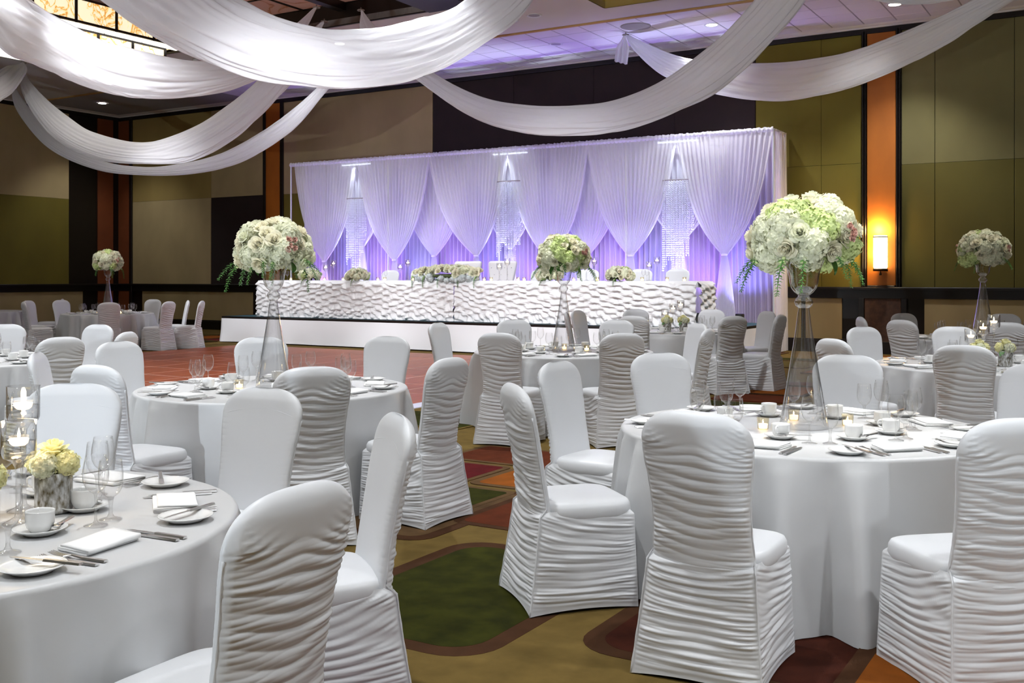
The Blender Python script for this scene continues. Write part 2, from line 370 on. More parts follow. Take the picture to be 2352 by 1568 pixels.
patch(-5.2, -3.7, 16.9, 18.3, 'rust', 'line', .07, .16)
patch(-2.3, -.9, 18.2, 19.6, 'red', 'brown', .07, .16)
pal = ['rust', 'green', 'orange', 'tan', 'maroon', 'olive', 'red']
rp = random.Random(3)
for (ax0, ax1, bx0, bx1) in ((-6.9, 5.0, .6, 11.2), (-24.5, -17.2, 1.0, 15.5), (-2.6, 5.2, 11.4, 14.3), (-16.5, -7.6, 13.9, 16.6)):
    a = ax0
    while a < ax1 - .5:
        b = bx0; w = rp.uniform(.9, 1.7)
        while b < bx1 - .4:
            h = rp.uniform(.6, 1.5)
            if rp.random() < .8: patch(a + .06, min(a + w - .06, ax1), b + .06, min(b + h - .06, bx1), rp.choice(pal), rp.choice([None, 'line', 'brown']), .06, .1)
            b += h
        a += w
# dance floor of square panels with pale joints and a ramp edge
dance = thing('dance_floor', 'raised red wood dance floor of square panels before the stage', 'dance floor', ROOM_LOC, -ANG)
DA0, DA1, DB0, DB1 = -16.8, -7.22, 4.75, 13.4
nA, nB = 10, 9; pa, pb = (DA1 - DA0) / nA, (DB1 - DB0) / nB
pan = mesh('dance_floor_panel', *bbox_vf(.013, pa - .013, .013, pb - .013, 0, .026, .002), M_WOOD, False)
for i in range(nA):
    for j in range(nB): ob('floor_panel', pan, dance, (DA0 + i * pa, -DB0 - (j + 1) * pb, 0.001))
ob('joint_grid', mesh('dance_floor_joints', *rb(DA0, DA1, DB0, DB1, .0, .025), M_JOINT, False), dance)
rv = [(DA1, -DB0, 0), (DA1 + .16, -DB0, 0), (DA1 + .16, -DB1, 0), (DA1, -DB1, 0), (DA1, -DB0, .028), (DA1 + .155, -DB0, .008), (DA1 + .155, -DB1, .008), (DA1, -DB1, .028)]
ob('ramp_edge', mesh('ramp_edge', rv, box_vf(0, 1, 0, 1, 0, 1)[1], M_RAMP, False), dance)
rv = [(DA0, -DB1 - .16, 0), (DA1, -DB1 - .16, 0), (DA1, -DB1, 0), (DA0, -DB1, 0), (DA0, -DB1 - .155, .008), (DA1, -DB1 - .155, .008), (DA1, -DB1, .028), (DA0, -DB1, .028)]
ob('ramp_edge', mesh('ramp_edge', rv, box_vf(0, 1, 0, 1, 0, 1)[1], M_RAMP, False), dance)

# back wall
wall_back = rstruct('wall_back', rb(A0 - .2, A1 + .2, -.2, 0, 0, 7.3), M_BLACK)
wall_left = rstruct('wall_left', rb(A0 - .2, A0, 0, B1, 0, 7.3), M_BLACK)
wall_right = rstruct('wall_right', rb(A1, A1 + .2, 0, B1, 0, 7.3), M_OLIVED)
wall_front = rstruct('wall_front', rb(A0 - .2, A1 + .2, B1, B1 + .2, 0, 7.3), M_KHAKI)
ZT, ZR1, ZR0, ZB = 6.30, 1.31, 1.09, 0.24      # top of the panels, rail top, rail foot, baseboard top
def wp(px0, px1, zlo, zhi, m, name='wall_panel', b1=.03, c=.006):
    x0, x1 = a_at(px0, .02), a_at(px1, .02)
    return ob(name, mesh(name, *rbb(x0 + .002, x1 - .002, 0, b1, zlo + .002, zhi - .002, c), m, False), wall_back)
zs = z_at(400, 459, .02)
wp(305, 485, zs, ZT, M_TAN); wp(305, 485, ZR1, zs, M_TANL)
zs2 = z_at(545, 451, .02)
wp(485.5, 606, zs2, ZT, M_TANL); wp(485.5, 606, ZR1, zs2, M_BROWNPANEL)
wp(272, 299, 0.0, ZT, M_RUSTW, 'pilaster', .05); wp(612, 645, 0.0, ZT, M_ORANGE, 'pilaster', .05)
for p0, p1 in ((299, 305), (606, 612), (645, 652)): wp(p0, p1, 0, 6.36, M_BLACK, 'pilaster_edge', .07)
zs3 = z_at(670, 445, .02)
wp(652, 994, zs3, ZT, M_TANL); wp(652, 994, ZR1, zs3, M_OLIVE)
for p0, p1 in ((995, 1180), (1180, 1364), (1364, 1550), (1550, 1735)): wp(p0, p1, ZR1, ZT, M_BROWNPANEL)
zs4 = z_at(1900, 379, .02)
for p0, p1 in ((1736, 1886.5), (1886.5, 1979)): wp(p0, p1, zs4, ZT, M_OLIVE); wp(p0, p1, ZR1, zs4, M_OLIVE)
pz = z_at(2025, 655, .05)
wp(1992, 2058, pz, ZT, M_ORANGE, 'pilaster', .05)
for p0, p1 in ((1980, 1985.5), (1986, 1991), (2058.5, 2064), (2064.5, 2070)): wp(p0, p1, ZR1 - .02, 6.36, M_BLACK, 'pilaster_edge', .09, .015)
wp(1992, 2058, ZR1, pz, M_BLACK, 'pilaster_edge', .09, .015)
zs5 = z_at(2200, 371, .02)
for p0, p1 in ((2071, 2147.5), (2148, 2330), (2330.5, 2500), (2500, 2700), (2700, 3000)): wp(p0, p1, zs5, ZT, M_KHAKI); wp(p0, p1, ZR1, zs5, M_OLIVED)
for p0, p1 in ((327, 581), (668, 985), (1010, 1390), (1410, 1840), (1850, 1934), (2123, 2600)): wp(p0, p1, ZB, ZR0, M_TANL, 'wainscot_panel')
wp(1986, 2070, ZB, ZR0, M_BROWNW, 'wainscot_panel', .045)
wp(1972, 1986, ZB, ZR0, M_BLACK, 'pilaster_edge', .06); wp(2070, 2084, ZB, ZR0, M_BLACK, 'pilaster_edge', .06)
rstruct('trim_1', merge(rbb(A0, A1, 0, .06, ZR0, ZR1 - .05), rbb(A0, A1, 0, .10, ZR1 - .05, ZR1, .012)), M_BLACK)
rstruct('baseboard_back', merge(rbb(A0, A1, 0, .05, 0, ZB), rbb(A0, A1, 0, .035, ZB, ZB + .03)), M_BLACK)
rstruct('trim_2', rbb(A0, A1, 0, .05, ZT, 6.40), M_BLACK)
# left wall panels
def lb(px):   # distance b on the left wall seen at px
    d = px_dir(px)
    return WB - (A0 * CA - d * (-A0 * SA)) / (SA - d * CA) if False else WB + (A0 * CA + d * A0 * SA) / (SA - d * CA)
def lp(px0, px1, zlo, zhi, m, name='wall_panel', t=.03):
    b0, b1 = sorted((lb(px0), lb(px1)))
    return ob(name, mesh(name, *rbb(A0, A0 + t, b0 + .002, b1 - .002, zlo + .002, zhi - .002), m, False), wall_left)
b157, b223, b258 = lb(157), lb(223), lb(258)
Pz = R(A0, lb(100)); zl = CAMZ - (453 - HZ) / F * Pz.y
lp(-900, -420, zl, ZT, M_TANL); lp(-900, -420, ZR1, zl, M_OLIVE); lp(-419, 157, zl, ZT, M_TANL); lp(-419, 157, ZR1, zl, M_OLIVE)
lp(223, 258, 0, ZT, M_RUSTW, 'pilaster', .05); lp(-500, 189, ZB, ZR0, M_TANL, 'wainscot_panel')
rstruct('trim_3', merge(rbb(A0, A0 + .06, 0, B1, ZR0, ZR1 - .05), rbb(A0, A0 + .10, 0, B1, ZR1 - .05, ZR1, .012)), M_BLACK)
rstruct('baseboard_left', rbb(A0, A0 + .05, 0, B1, 0, ZB), M_BLACK)
rstruct('trim_4', rbb(A0, A0 + .05, 0, B1, ZT, 6.40), M_BLACK)

# ceiling: plaster field with two coffers, a tiled strip along the back wall, a stepped cornice
CA0, CA1, CB0, CB1 = -21.5, -10.7, 5.5, 12.0        # art-glass coffer
DA_0, DA_1, DB_0, DB_1 = -8.35, 5.2, 3.95, 10.2     # ochre coffer
TS = 3.1
slabs = [(A0, A1, TS, DB_0), (A0, CA0, DB_0, B1), (CA0, CA1, DB_0, CB0), (CA0, CA1, CB1, B1), (CA1, DA_0, DB_0, B1), (DA_0, DA_1, DB_1, B1), (DA_1, A1, DB_0, B1)]
ceiling = rstruct('ceiling', merge(*[rb(a0, a1, b0, b1, CEIL, CEIL + .12) for a0, a1, b0, b1 in slabs], rb(A0, A1, 0, B1, 7.25, 7.4)), M_PLASTER)
tile_n = .61
tl = mesh('ceiling_tile', *bbox_vf(.012, tile_n - .012, .012, tile_n - .012, -.012, .0, .004), M_TILE, False)
tl.transform(Matrix.Scale(-1, 4, (0, 0, 1))); tl.flip_normals()
ta = -21.0
while ta < 9.0:
    for j in range(5): ob('ceiling_tile', tl, ceiling, (ta, -(j + 1) * tile_n - .03, CEIL + .0))
    ta += tile_n
ob('tile_grid', mesh('tile_grid', *rb(A0, A1, 0, TS, CEIL + .006, CEIL + .1), M_TGRID, False), ceiling)
ob('soffit_trim', mesh('soffit_trim', *rbb(A0, A1, TS - .02, TS + .05, CEIL - .03, CEIL), M_GILT, False), ceiling)
def cornice(ax):
    prof = [(0, 6.40), (.10, 6.40), (.10, 6.425), (.17, 6.43), (.23, 6.45), (.26, 6.46), (.26, 6.49), (0, 6.49)]
    V = []; n = len(prof); e = (A0, A1) if ax == 'b' else (0, B1)
    for t in e:
        for d, z in prof: V.append((t, -d, z) if ax == 'b' else (A0 + d, -t, z))
    Fc = [(i, (i + 1) % n, n + (i + 1) % n, n + i) for i in range(n)]
    return V, Fc
rstruct('trim_5', cornice('b'), M_PLASTER); rstruct('trim_6', cornice('a'), M_PLASTER)
# ochre coffer walls
ob('coffer_wall', mesh('coffer_wall', *merge(rb(DA_0 - .02, DA_0, DB_0, DB_1, CEIL, 7.25), rb(DA_1, DA_1 + .02, DB_0, DB_1, CEIL, 7.25), rb(DA_0, DA_1, DB_0 - .02, DB_0, CEIL, 7.25), rb(DA_0, DA_1, DB_1, DB_1 + .02, CEIL, 7.25)), M_YELLOWC, False), ceiling)
# art-glass coffer: black fascia, amber frieze panels, gridded rose glass ceiling
ob('coffer_fascia', mesh('coffer_fascia', *merge(rb(CA0 - .05, CA0, CB0, CB1, CEIL - .02, 7.25), rb(CA1, CA1 + .05, CB0, CB1, CEIL - .02, 7.25), rb(CA0, CA1, CB0 - .05, CB0, CEIL - .02, 7.25), rb(CA0, CA1, CB1, CB1 + .05, CEIL - .02, 7.25), rb(CA1 - .5, CA1 + .45, CB0, CB1, CEIL - .05, CEIL + .02)), M_BLACK, False), ceiling)
n = 7; L_ = (CB1 - CB0) / n
for k in range(n):
    ob('amber_glass_panel', mesh('amber_glass_panel', *rbb(CA1 - .56, CA1 - .5, CB0 + k * L_ + .05, CB0 + (k + 1) * L_ - .05, CEIL + .03, CEIL + .40, .006), M_ONYXY, False), ceiling)
GZ = CEIL + .42
gw = 1.02
gm = mesh('glass_ceiling_panel', *box_vf(.02, gw - .02, .02, gw - .02, 0, .02), M_ONYXD, False)
for i in range(6):
    for j in range(6): ob('glass_ceiling_panel', gm, ceiling, (CA1 - .55 - (i + 1) * gw, -CB0 - (j + 1) * gw, GZ))
bars = [rb(CA1 - .55 - i * gw - .025, CA1 - .55 - i * gw + .025, CB0, CB1, GZ - .02, GZ + .03) for i in range(7)] + \
       [rb(CA1 - .55 - 6 * gw, CA1 - .55, CB0 + j * gw - .02, CB0 + j * gw + .02, GZ - .015, GZ + .03) for j in range(7)] + \
       [rb(CA1 - .55 - 2 * gw - .09, CA1 - .55 - 2 * gw + .09, CB0, CB1, GZ - .16, GZ), rb(CA0, CA1, CB0, CB1, 7.1, 7.2)]
ob('glass_ceiling_bars', mesh('glass_ceiling_bars', *merge(*bars), M_BLACK, False), ceiling)
# tiered onyx lantern hanging in the coffer
lan = thing('onyx_lantern', 'large two-tier lit onyx glass ceiling lantern in black frame', 'ceiling light', ROOM_LOC, -ANG)
def tier(a0, a1, b0, b1, z0, z1, npan, strip):
    wd = (b1 - b0) / npan
    for k in range(npan):
        ob('onyx_panel', mesh('onyx_panel', *rb(a1 - .02, a1, b0 + k * wd + .03, b0 + (k + 1) * wd - .03, z0 + .04, z1 - .03), M_ONYXL, False), lan)
        if strip: ob('lit_underside_panel', mesh('lit_underside_panel', *rb(a1 - strip, a1 - .05, b0 + k * wd + .02, b0 + (k + 1) * wd - .02, z0, z0 + .02), M_LITSTRIP, False), lan)
    wa = (a1 - a0) / 3
    for k in range(3):
        ob('onyx_panel', mesh('onyx_panel', *rb(a0 + k * wa + .03, a0 + (k + 1) * wa - .03, b1 - .02, b1, z0 + .04, z1 - .03), M_ONYXL, False), lan)
        ob('onyx_panel', mesh('onyx_panel', *rb(a0 + k * wa + .03, a0 + (k + 1) * wa - .03, b0, b0 + .02, z0 + .04, z1 - .03), M_ONYXL, False), lan)
    fr = [rb(a1 - .035, a1 + .012, b0, b1, z0, z0 + .045), rb(a1 - .035, a1 + .012, b0, b1, z1 - .045, z1), rb(a0, a1, b0 - .01, b0 + .03, z0, z0 + .045), rb(a0, a1, b0 - .01, b0 + .03, z1 - .045, z1), rb(a0, a1, b1 - .03, b1 + .01, z0, z0 + .045), rb(a0, a1, b1 - .03, b1 + .01, z1 - .045, z1)]
    fr += [rb(a1 - .03, a1 + .012, b0 + k * wd - .03, b0 + k * wd + .03, z0, z1) for k in range(npan + 1)]
    fr += [rb(a0 + .03, a1 - .03, b0 + .03, b1 - .03, z1 - .06, z1 - .03)]
    ob('lantern_frame', mesh('lantern_frame', *merge(*fr), M_BLACK, False), lan)
tier(-20.6, -17.05, 6.0, 11.4, 6.30, 6.78, 6, .36)
tier(-20.2, -17.42, 6.3, 11.2, 6.05, 6.305, 6, 0)
ob('lit_underside_panel', mesh('lit_underside_panel', *rb(-20.1, -17.5, 6.4, 11.1, 6.07, 6.09), M_LITSTRIP, False), lan)
# speaker grille in the tiles
a_, b_ = px_ceiling(1460, 60)
spk = thing('ceiling_speaker', 'round grey ceiling speaker grille in the lilac-lit tiles', 'speaker', R(a_, b_, CEIL))
v, f = lathe([(.30, 0), (.30, -.012), (.27, -.018), (.25, -.01), (.05, -.013), (.001, -.013)], 32, False); ob('grille', mesh('speaker_grille', v, f, M_GREYMETAL), spk)
v, f = lathe([(.30, 0.0), (.315, -.006), (.315, 0.0)], 32, False); ob('rim', mesh('speaker_rim', v, f, M_WHITEMETAL), spk)
# wall sconce
sx = a_at(2025, .1); szt, szb = z_at(2025, 541, .15), z_at(2025, 619, .15)
sc = thing('wall_sconce', 'lit cylindrical glass wall sconce on the orange pilaster', 'wall lamp', R(sx, .05, 0), -ANG)
v, f = lathe([(.115, szb + .02), (.13, szb + .05), (.13, szt - .03), (.12, szt)], 28, False); ob('shade', mesh('sconce_shade', v, f, M_SCONCE), sc, (0, -.16, 0))
v, f = lathe([(.14, szb - .03), (.14, szb + .02), (.10, szb + .02)], 28); ob('base', mesh('sconce_base', v, f, M_BRONZE), sc, (0, -.16, 0))
v, f = lathe([(.022, szb - .11), (.026, szb - .10), (.012, szb - .05), (.012, szb - .03)], 14); ob('finial', mesh('sconce_finial', v, f, M_BRONZE), sc, (0, -.16, 0))
ob('wall_plate', mesh('sconce_plate', *box_vf(-.05, .05, -.06, -.001, szb + .2, szb + .34), M_BRONZE, False), sc)
v, f = lathe([(.132, szt - .04), (.138, szt - .04), (.138, szt - .02), (.132, szt - .02)], 28, False); ob('collar', mesh('sconce_collar', v, f, M_BRONZE), sc, (0, -.16, 0))
lamp('sconce_lamp', 'POINT', R(sx, .21, szt + .12), 34, (1.0, 0.62, 0.22), radius=.09, parent=sc)
lamp('sconce_lamp', 'POINT', R(sx, .36, (szt + szb) / 2), 20, (1.0, 0.62, 0.22), radius=.09, parent=sc)

# ------------------------------------------------------------------ stage, head table, backdrop
SZ = .60
SA0, SA1, SB0, SB1 = -18.2, -6.1, 1.05, 3.95
stage = thing('stage', 'low stage with teal carpet top and white cloth skirt', 'stage', ROOM_LOC, -ANG)
ob('deck', mesh('stage_deck', *rb(SA0, SA1, SB0, SB1, .5, SZ - .001), M_TEAL, False), stage)
ob('deck_edge', mesh('stage_deck_edge', *merge(rb(SA0 - .015, SA1 + .015, SB1 - .01, SB1 + .02, SZ - .05, SZ + .002), rb(SA0 - .02, SA0 + .01, SB0, SB1 + .02, SZ - .05, SZ + .002), rb(SA1 - .01, SA1 + .02, SB0, SB1 + .02, SZ - .05, SZ + .002)), M_BLACK, False), stage)
def skirt_path(pts, n):
    P = []; pts = [np.array(p, float) for p in pts]; Ls = [np.linalg.norm(pts[i + 1] - pts[i]) for i in range(len(pts) - 1)]; T = sum(Ls)
    out = []; nor = []
    for s in np.linspace(0, T - 1e-6, n):
        k = 0; q = s
        while q > Ls[k]: q -= Ls[k]; k += 1
        d = (pts[k + 1] - pts[k]) / Ls[k]; out.append(pts[k] + d * q); nor.append((-d[1], d[0]))
    return np.array(out), np.array(nor), np.linspace(0, T, n)
nz_ = Noise(21)
C_, N_, S_ = skirt_path([(SA0 - .02, SB0), (SA0 - .02, SB1 + .02), (SA1 + .02, SB1 + .02), (SA1 + .02, SB0)], 420)
zz = np.linspace(.555, .012, 14)
P = np.zeros((14, 420, 3))
for j, z in enumerate(zz):
    low = (.555 - z) / .54
    d = .012 + low * (.05 * nz_(S_ * 1.1, z * 2 + 3) + .03 * nz_(S_ * 3.1, 9 + z * 3)) + .012 * low * np.abs(np.sin(S_ * 2.1 + 3 * nz_(S_, 0)))
    P[j, :, 0] = C_[:, 0] - (-N_[:, 0]) * d * 0 + np.where(np.abs(N_[:, 0]) > .5, np.sign(C_[:, 0] + 12) * d, 0)
    P[j, :, 1] = -(C_[:, 1] + np.where(np.abs(N_[:, 1]) > .5, d, 0)); P[j, :, 2] = z + (.02 * nz_(S_ * .8, 5) if j == 13 else 0)
ob('skirt', gmesh('stage_skirt', P, M_STAGECLOTH), stage)

# head table with ruffled skirt
HT0, HT1, HB0, HB1, HZT = -17.30, -6.65, 2.95, 3.72, 1.435
head = thing('head_table', 'long head table on the stage in a ruffled white skirt', 'table', ROOM_LOC, -ANG)
ob('tabletop', mesh('head_tabletop', *rbb(HT0, HT1, HB0, HB1, SZ + .72, HZT, .02), M_RUFFLE, False), head)
na, nb = Noise(31), Noise(32)
def ruffle(p0, p1, nu, name, seed):
    """a gathered, ruffled sheet from p0 to p1 (a, b) hanging from the table edge"""
    p0, p1 = np.array(p0, float), np.array(p1, float); L = np.linalg.norm(p1 - p0); d = (p1 - p0) / L; nn = np.array([-d[1], d[0]])
    nv = 104; u = np.linspace(0, L, nu)[None, :]; v = np.linspace(0, 1, nv)[:, None]; H = HZT - SZ - .02
    drop = v * H
    # crossing, wandering gathers: two families of creased folds
    U_ = u + 0 * drop; D_ = drop + 0 * u
    w1 = na(U_ * 1.3 + seed, D_ * 3.0) + .5 * nb(U_ * 3.7, D_ * 7 + seed); w2 = nb(U_ * 1.5 + 9 + seed, D_ * 3.4) + .5 * na(U_ * 4.1 + 3, D_ * 8)
    k1 = 11 + 7 * nb(U_ * .6 + seed, D_ * 1.2); rowj = 14.5
    f1 = np.abs(np.sin(.5 * (13.5 * U_ + 45 * D_) + 3.4 * w1)); f2 = np.abs(np.sin(.5 * (-14.5 * U_ + 48 * D_) + 3.6 * w2))
    fine = np.abs(np.sin(.5 * (34 * U_ + 26 * D_) + 5 * w2 + 3 * w1)) * np.abs(np.sin(.5 * (-30 * U_ + 40 * D_) + 4 * w1))
    env = ss(v, 0.0, .06)
    body = np.maximum(f1, f2 * .96) ** 1.4 * (.55 + .45 * np.minimum(f1, f2))
    low_ = ss(v, .55, .95)
    h = env * (.016 + .066 * body * (1 - .25 * low_) + .032 * fine * (.5 + low_)) + .004
    z = HZT - .004 - drop - env * .030 * body
    z = np.maximum(z, SZ + .012)
    P = np.zeros((nv, nu, 3)); P[:, :, 0] = p0[0] + d[0] * u + nn[0] * h; P[:, :, 1] = -(p0[1] + d[1] * u + nn[1] * h); P[:, :, 2] = z
    ob(name, gmesh(name, P, M_RUFFLE), head)
mid = a_at(1043, 3.78)
ruffle((HT0, HB1), (mid - .01, HB1), 560, 'ruffled_skirt', 0); ruffle((mid + .01, HB1), (HT1, HB1), 440, 'ruffled_skirt', 11)
ruffle((HT1, HB1), (HT1, HB0), 70, 'ruffled_skirt', 23); ruffle((HT0, HB0), (HT0, HB1), 70, 'ruffled_skirt', 29)

# backdrop of gathered sheer drapes
BD0, BD1, BB, BZ = -18.9, -6.12, .95, 4.45
back = thing('backdrop', 'wide white and lilac sheer drape backdrop behind the head table', 'backdrop', ROOM_LOC, -ANG)
def post(a, b): return tube([(a, -b, 0), (a, -b, BZ)], .022, 8)
ob('frame', mesh('backdrop_frame', *merge(*[post(BD0 + k * (BD1 - BD0) / 4, BB - .02) for k in range(5)], post(BD1 + .0, .15), tube([(BD0, -BB + .02, BZ - .02), (BD1, -BB + .02, BZ - .02)], .022, 8), tube([(BD1, -BB + .02, BZ - .02), (BD1, -.15, BZ - .02)], .022, 8)), M_WHITEMETAL, False), back)
def drape_sheet(name, f_edges, b, z_top, z_bot, nu, nv, pleats, amp, m, seed):
    nzz = Noise(seed); u = np.linspace(0, 1, nu)[None, :]; v = np.linspace(0, 1, nv)[:, None]; z = z_top + (z_bot - z_top) * v
    L, Rr = f_edges(z)
    uu = u + .35 / pleats * (nzz(u * pleats * .6, v * 2.0) - .5)
    a = L + (Rr - L) * uu
    ph = 2 * np.pi * pleats * (u + .5 / pleats * (nzz(u * pleats * .3 + 5, v * 1.2)))
    wdt = np.abs(Rr - L) / np.maximum(np.abs(Rr - L).max(), 1e-6)
    am = amp * (.45 + .55 * wdt) * (.6 + .8 * nzz(u * pleats * .5, v + 7)) * (.5 + .5 * ss(v, 0, .1))
    P = np.zeros((nv, nu, 3)); P[:, :, 0] = a + 0 * z; P[:, :, 1] = -(b + am * np.cos(ph)); P[:, :, 2] = z + 0 * u
    return ob(name, gmesh(name, P, m), back)
def straight(a0, a1): return lambda z: (a0 + 0 * z, a1 + 0 * z)
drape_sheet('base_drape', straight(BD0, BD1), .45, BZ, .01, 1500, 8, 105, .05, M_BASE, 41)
def side_sheet():
    nu, nv = 90, 12; u = np.linspace(0, 1, nu)[None, :]; v = np.linspace(0, 1, nv)[:, None]; z = BZ + (.01 - BZ) * v
    P = np.zeros((nv, nu, 3)); P[:, :, 0] = BD1 + .01 + .03 * np.cos(2 * np.pi * 7 * u) * (.4 + v) ; P[:, :, 1] = -(BB - .03 + (.15 - BB) * u) + 0 * z; P[:, :, 2] = z + 0 * u
    ob('side_drape', gmesh('side_drape', P, M_DRAPE), back)
side_sheet()
def tied(a0, a1, at, zt, flare=.26):
    def fe(z):
        s = np.clip((BZ - z) / (BZ - zt), 0, 1); g = .42 * s + .58 * s ** 3.6
        hw = .055
        L = a0 + (at - hw - a0) * g; Rr = a1 + (at + hw - a1) * g
        t = np.clip((zt - z) / zt, 0, 1) ** .8 * flare
        return L - np.where(z < zt, t, 0), Rr + np.where(z < zt, t, 0)
    return fe
def panel(px0, px1, ptx, pty, b, name='front_drape', seed=1, pl=21, amp=.026):
    drape_sheet(name, tied(a_at(px0, b), a_at(px1, b), a_at(ptx, b), z_at(ptx, pty, b)), b, BZ, .01, 240, 70, pl, amp, M_DRAPE, seed)
    t = a_at(ptx, b); zt = z_at(ptx, pty, b)
    ob('tie_band', mesh('tie_band', *lathe([(.062, zt - .02), (.07, zt), (.062, zt + .02)], 16, False), M_DRAPE), back, (t, -b, 0))
for k, (p0, p1, tx, ty) in enumerate([(676, 822, 745, 600), (816, 988, 906, 597), (982, 1168, 1094, 587), (1162, 1354, 1262, 597), (1346, 1556, 1448, 587), (1550, 1776, 1664, 585)]):
    panel(p0, p1, tx, ty, BB, 'front_drape', 50 + k)
for k, (p0, p1, tx, ty) in enumerate([(750, 905, 833, 566), (910, 1090, 997, 588), (1085, 1255, 1172, 570), (1262, 1450, 1351, 583), (1450, 1680, 1563, 556)]):
    panel(p0, p1, tx, ty, .72, 'rear_drape', 70 + k, 16, .024)
# gathered heading along the top bar
hn = Noise(88); nu = 900; u = np.linspace(0, 1, nu)[None, :]; v = np.linspace(0, 1, 6)[:, None]
P = np.zeros((6, nu, 3)); P[:, :, 0] = BD0 + (BD1 - BD0) * u; P[:, :, 1] = -(BB + .03 * np.sin(np.pi * v) + .014 * np.cos(u * 900)); P[:, :, 2] = BZ - .07 + .10 * v + .02 * (hn(u * 500, v) - .5) * v
ob('heading_ruffle', gmesh('heading_ruffle', P, M_DRAPE), back)
v, f = lathe([(.07, 0), (.085, .03), (.09, .16), (.085, .18)], 20); PARC = mesh('par_can', v, f, M_PAR)
v, f = lathe([(.082, .172), (.05, .175), (.002, .176)], 20, False); PARL = mesh('par_lens', v, f, M_PARLENS)
# crystal strand chandeliers hanging in the gaps
def crystal(px, ytop, ybot, w, label):
    b = .86; a = a_at(px, b); zt = z_at(px, ytop, b); zb = z_at(px, ybot, b)
    t = thing('crystal_chandelier', label, 'chandelier', R(a, b, 0), -ANG, 'crystal strand chandeliers in the backdrop')
    V, Fc = [], []; rs = random.Random(int(px)); k = 0
    for ring, n in ((w, 34), (w * .7, 22), (w * .4, 12)):
        for i in range(n):
            th = 2 * math.pi * i / n; x, y = ring * math.cos(th), ring * .45 * math.sin(th)
            ln = (zt - zb) * ((.42 + .5 * (1 - abs((th / math.pi) - 1))) if ring == w else (.75 if ring > w * .5 else 1.0)) * rs.uniform(.97, 1.03)
            pts = [(x, y, zt), (x, y, zt - ln)]; rad = .013
            o = len(V); zs_ = np.arange(zt, zt - ln, -.045)
            for q, zc in enumerate(zs_):
                o = len(V); V += [(x, y, zc), (x + rad, y, zc - .02), (x, y + rad, zc - .02), (x - rad, y, zc - .02), (x, y - rad, zc - .02), (x, y, zc - .043)]
                Fc += [(o, o + 1, o + 2), (o, o + 2, o + 3), (o, o + 3, o + 4), (o, o + 4, o + 1), (o + 5, o + 2, o + 1), (o + 5, o + 3, o + 2), (o + 5, o + 4, o + 3), (o + 5, o + 1, o + 4)]
    c = ob('bead_strands', mesh('bead_strands', V, Fc, M_CRYSTAL, False), t); c['kind'] = 'stuff'
    ob('ring', mesh('crystal_ring', *merge(tube([(w * math.cos(q * math.pi / 16), .45 * w * math.sin(q * math.pi / 16), zt + .01) for q in range(33)], .012, 6, False), tube([(-w, 0, zt + .01), (w, 0, zt + .01)], .01, 6), tube([(0, -.45 * w, zt + .01), (0, .45 * w, zt + .01)], .01, 6)), M_GREYMETAL, False), t)
    ob('wire', mesh('crystal_wire', *merge(*[tube([(s * w, 0, zt), (0, 0, BZ - .12)], .003, 5) for s in (-1, 1)]), M_GREYMETAL, False), t)
    ob('led_bar', mesh('led_bar', *box_vf(-.45, .45, -.02, .02, BZ - .13, BZ - .10), M_LED, False), t)
    lamp('crystal_lamp', 'SPOT', R(a, b + .03, BZ - .14), 55, (0.72, 0.83, 1.0), R(a, b + .03, 0), .05, 60, .9, parent=t)
    q = R(a, .84, 0.0); u_ = thing('uplight', 'black stage uplight hidden behind the head table', 'stage light', q, 0, 'violet uplights behind the head table'); ob('can', PARC, u_); ob('lens', PARL, u_)
    lamp('crystal_uplight', 'SPOT', q + Vector((0, 0, .2)), 650, (0.72, 0.84, 1.0), R(a, .84, 4.0), .05, 40, .9, parent=u_)
crystal(818, 457, 615, .30, 'crystal strand chandelier in the leftmost backdrop gap')
crystal(1172, 418, 605, .36, 'crystal strand chandelier in the middle backdrop gap behind the tufted chairs')
crystal(1557, 415, 640, .34, 'crystal strand chandelier in the rightmost backdrop gap')
# violet uplights on the stage behind the head table
PARL2 = PARL.copy(); PARL2.materials[0] = M_LAMPON
for k, px in enumerate([730, 800, 865, 950, 1040, 1130, 1210, 1300, 1400, 1500, 1600, 1700]):
    a = a_at(px, 1.2); p = R(a, 1.22, SZ)
    t = thing('uplight', 'black stage uplight hidden behind the head table', 'stage light', p, 0, 'violet uplights behind the head table')
    ob('can', PARC, t); ob('lens', PARL, t)
    c = (0.46, 0.20, 1.0) if k % 2 == 0 else (0.30, 0.30, 1.0)
    lamp('uplight_lamp', 'SPOT', p + Vector((0, 0, .2)), 120, c, R(a, .55, 2.6), .06, 100, .8, parent=t)

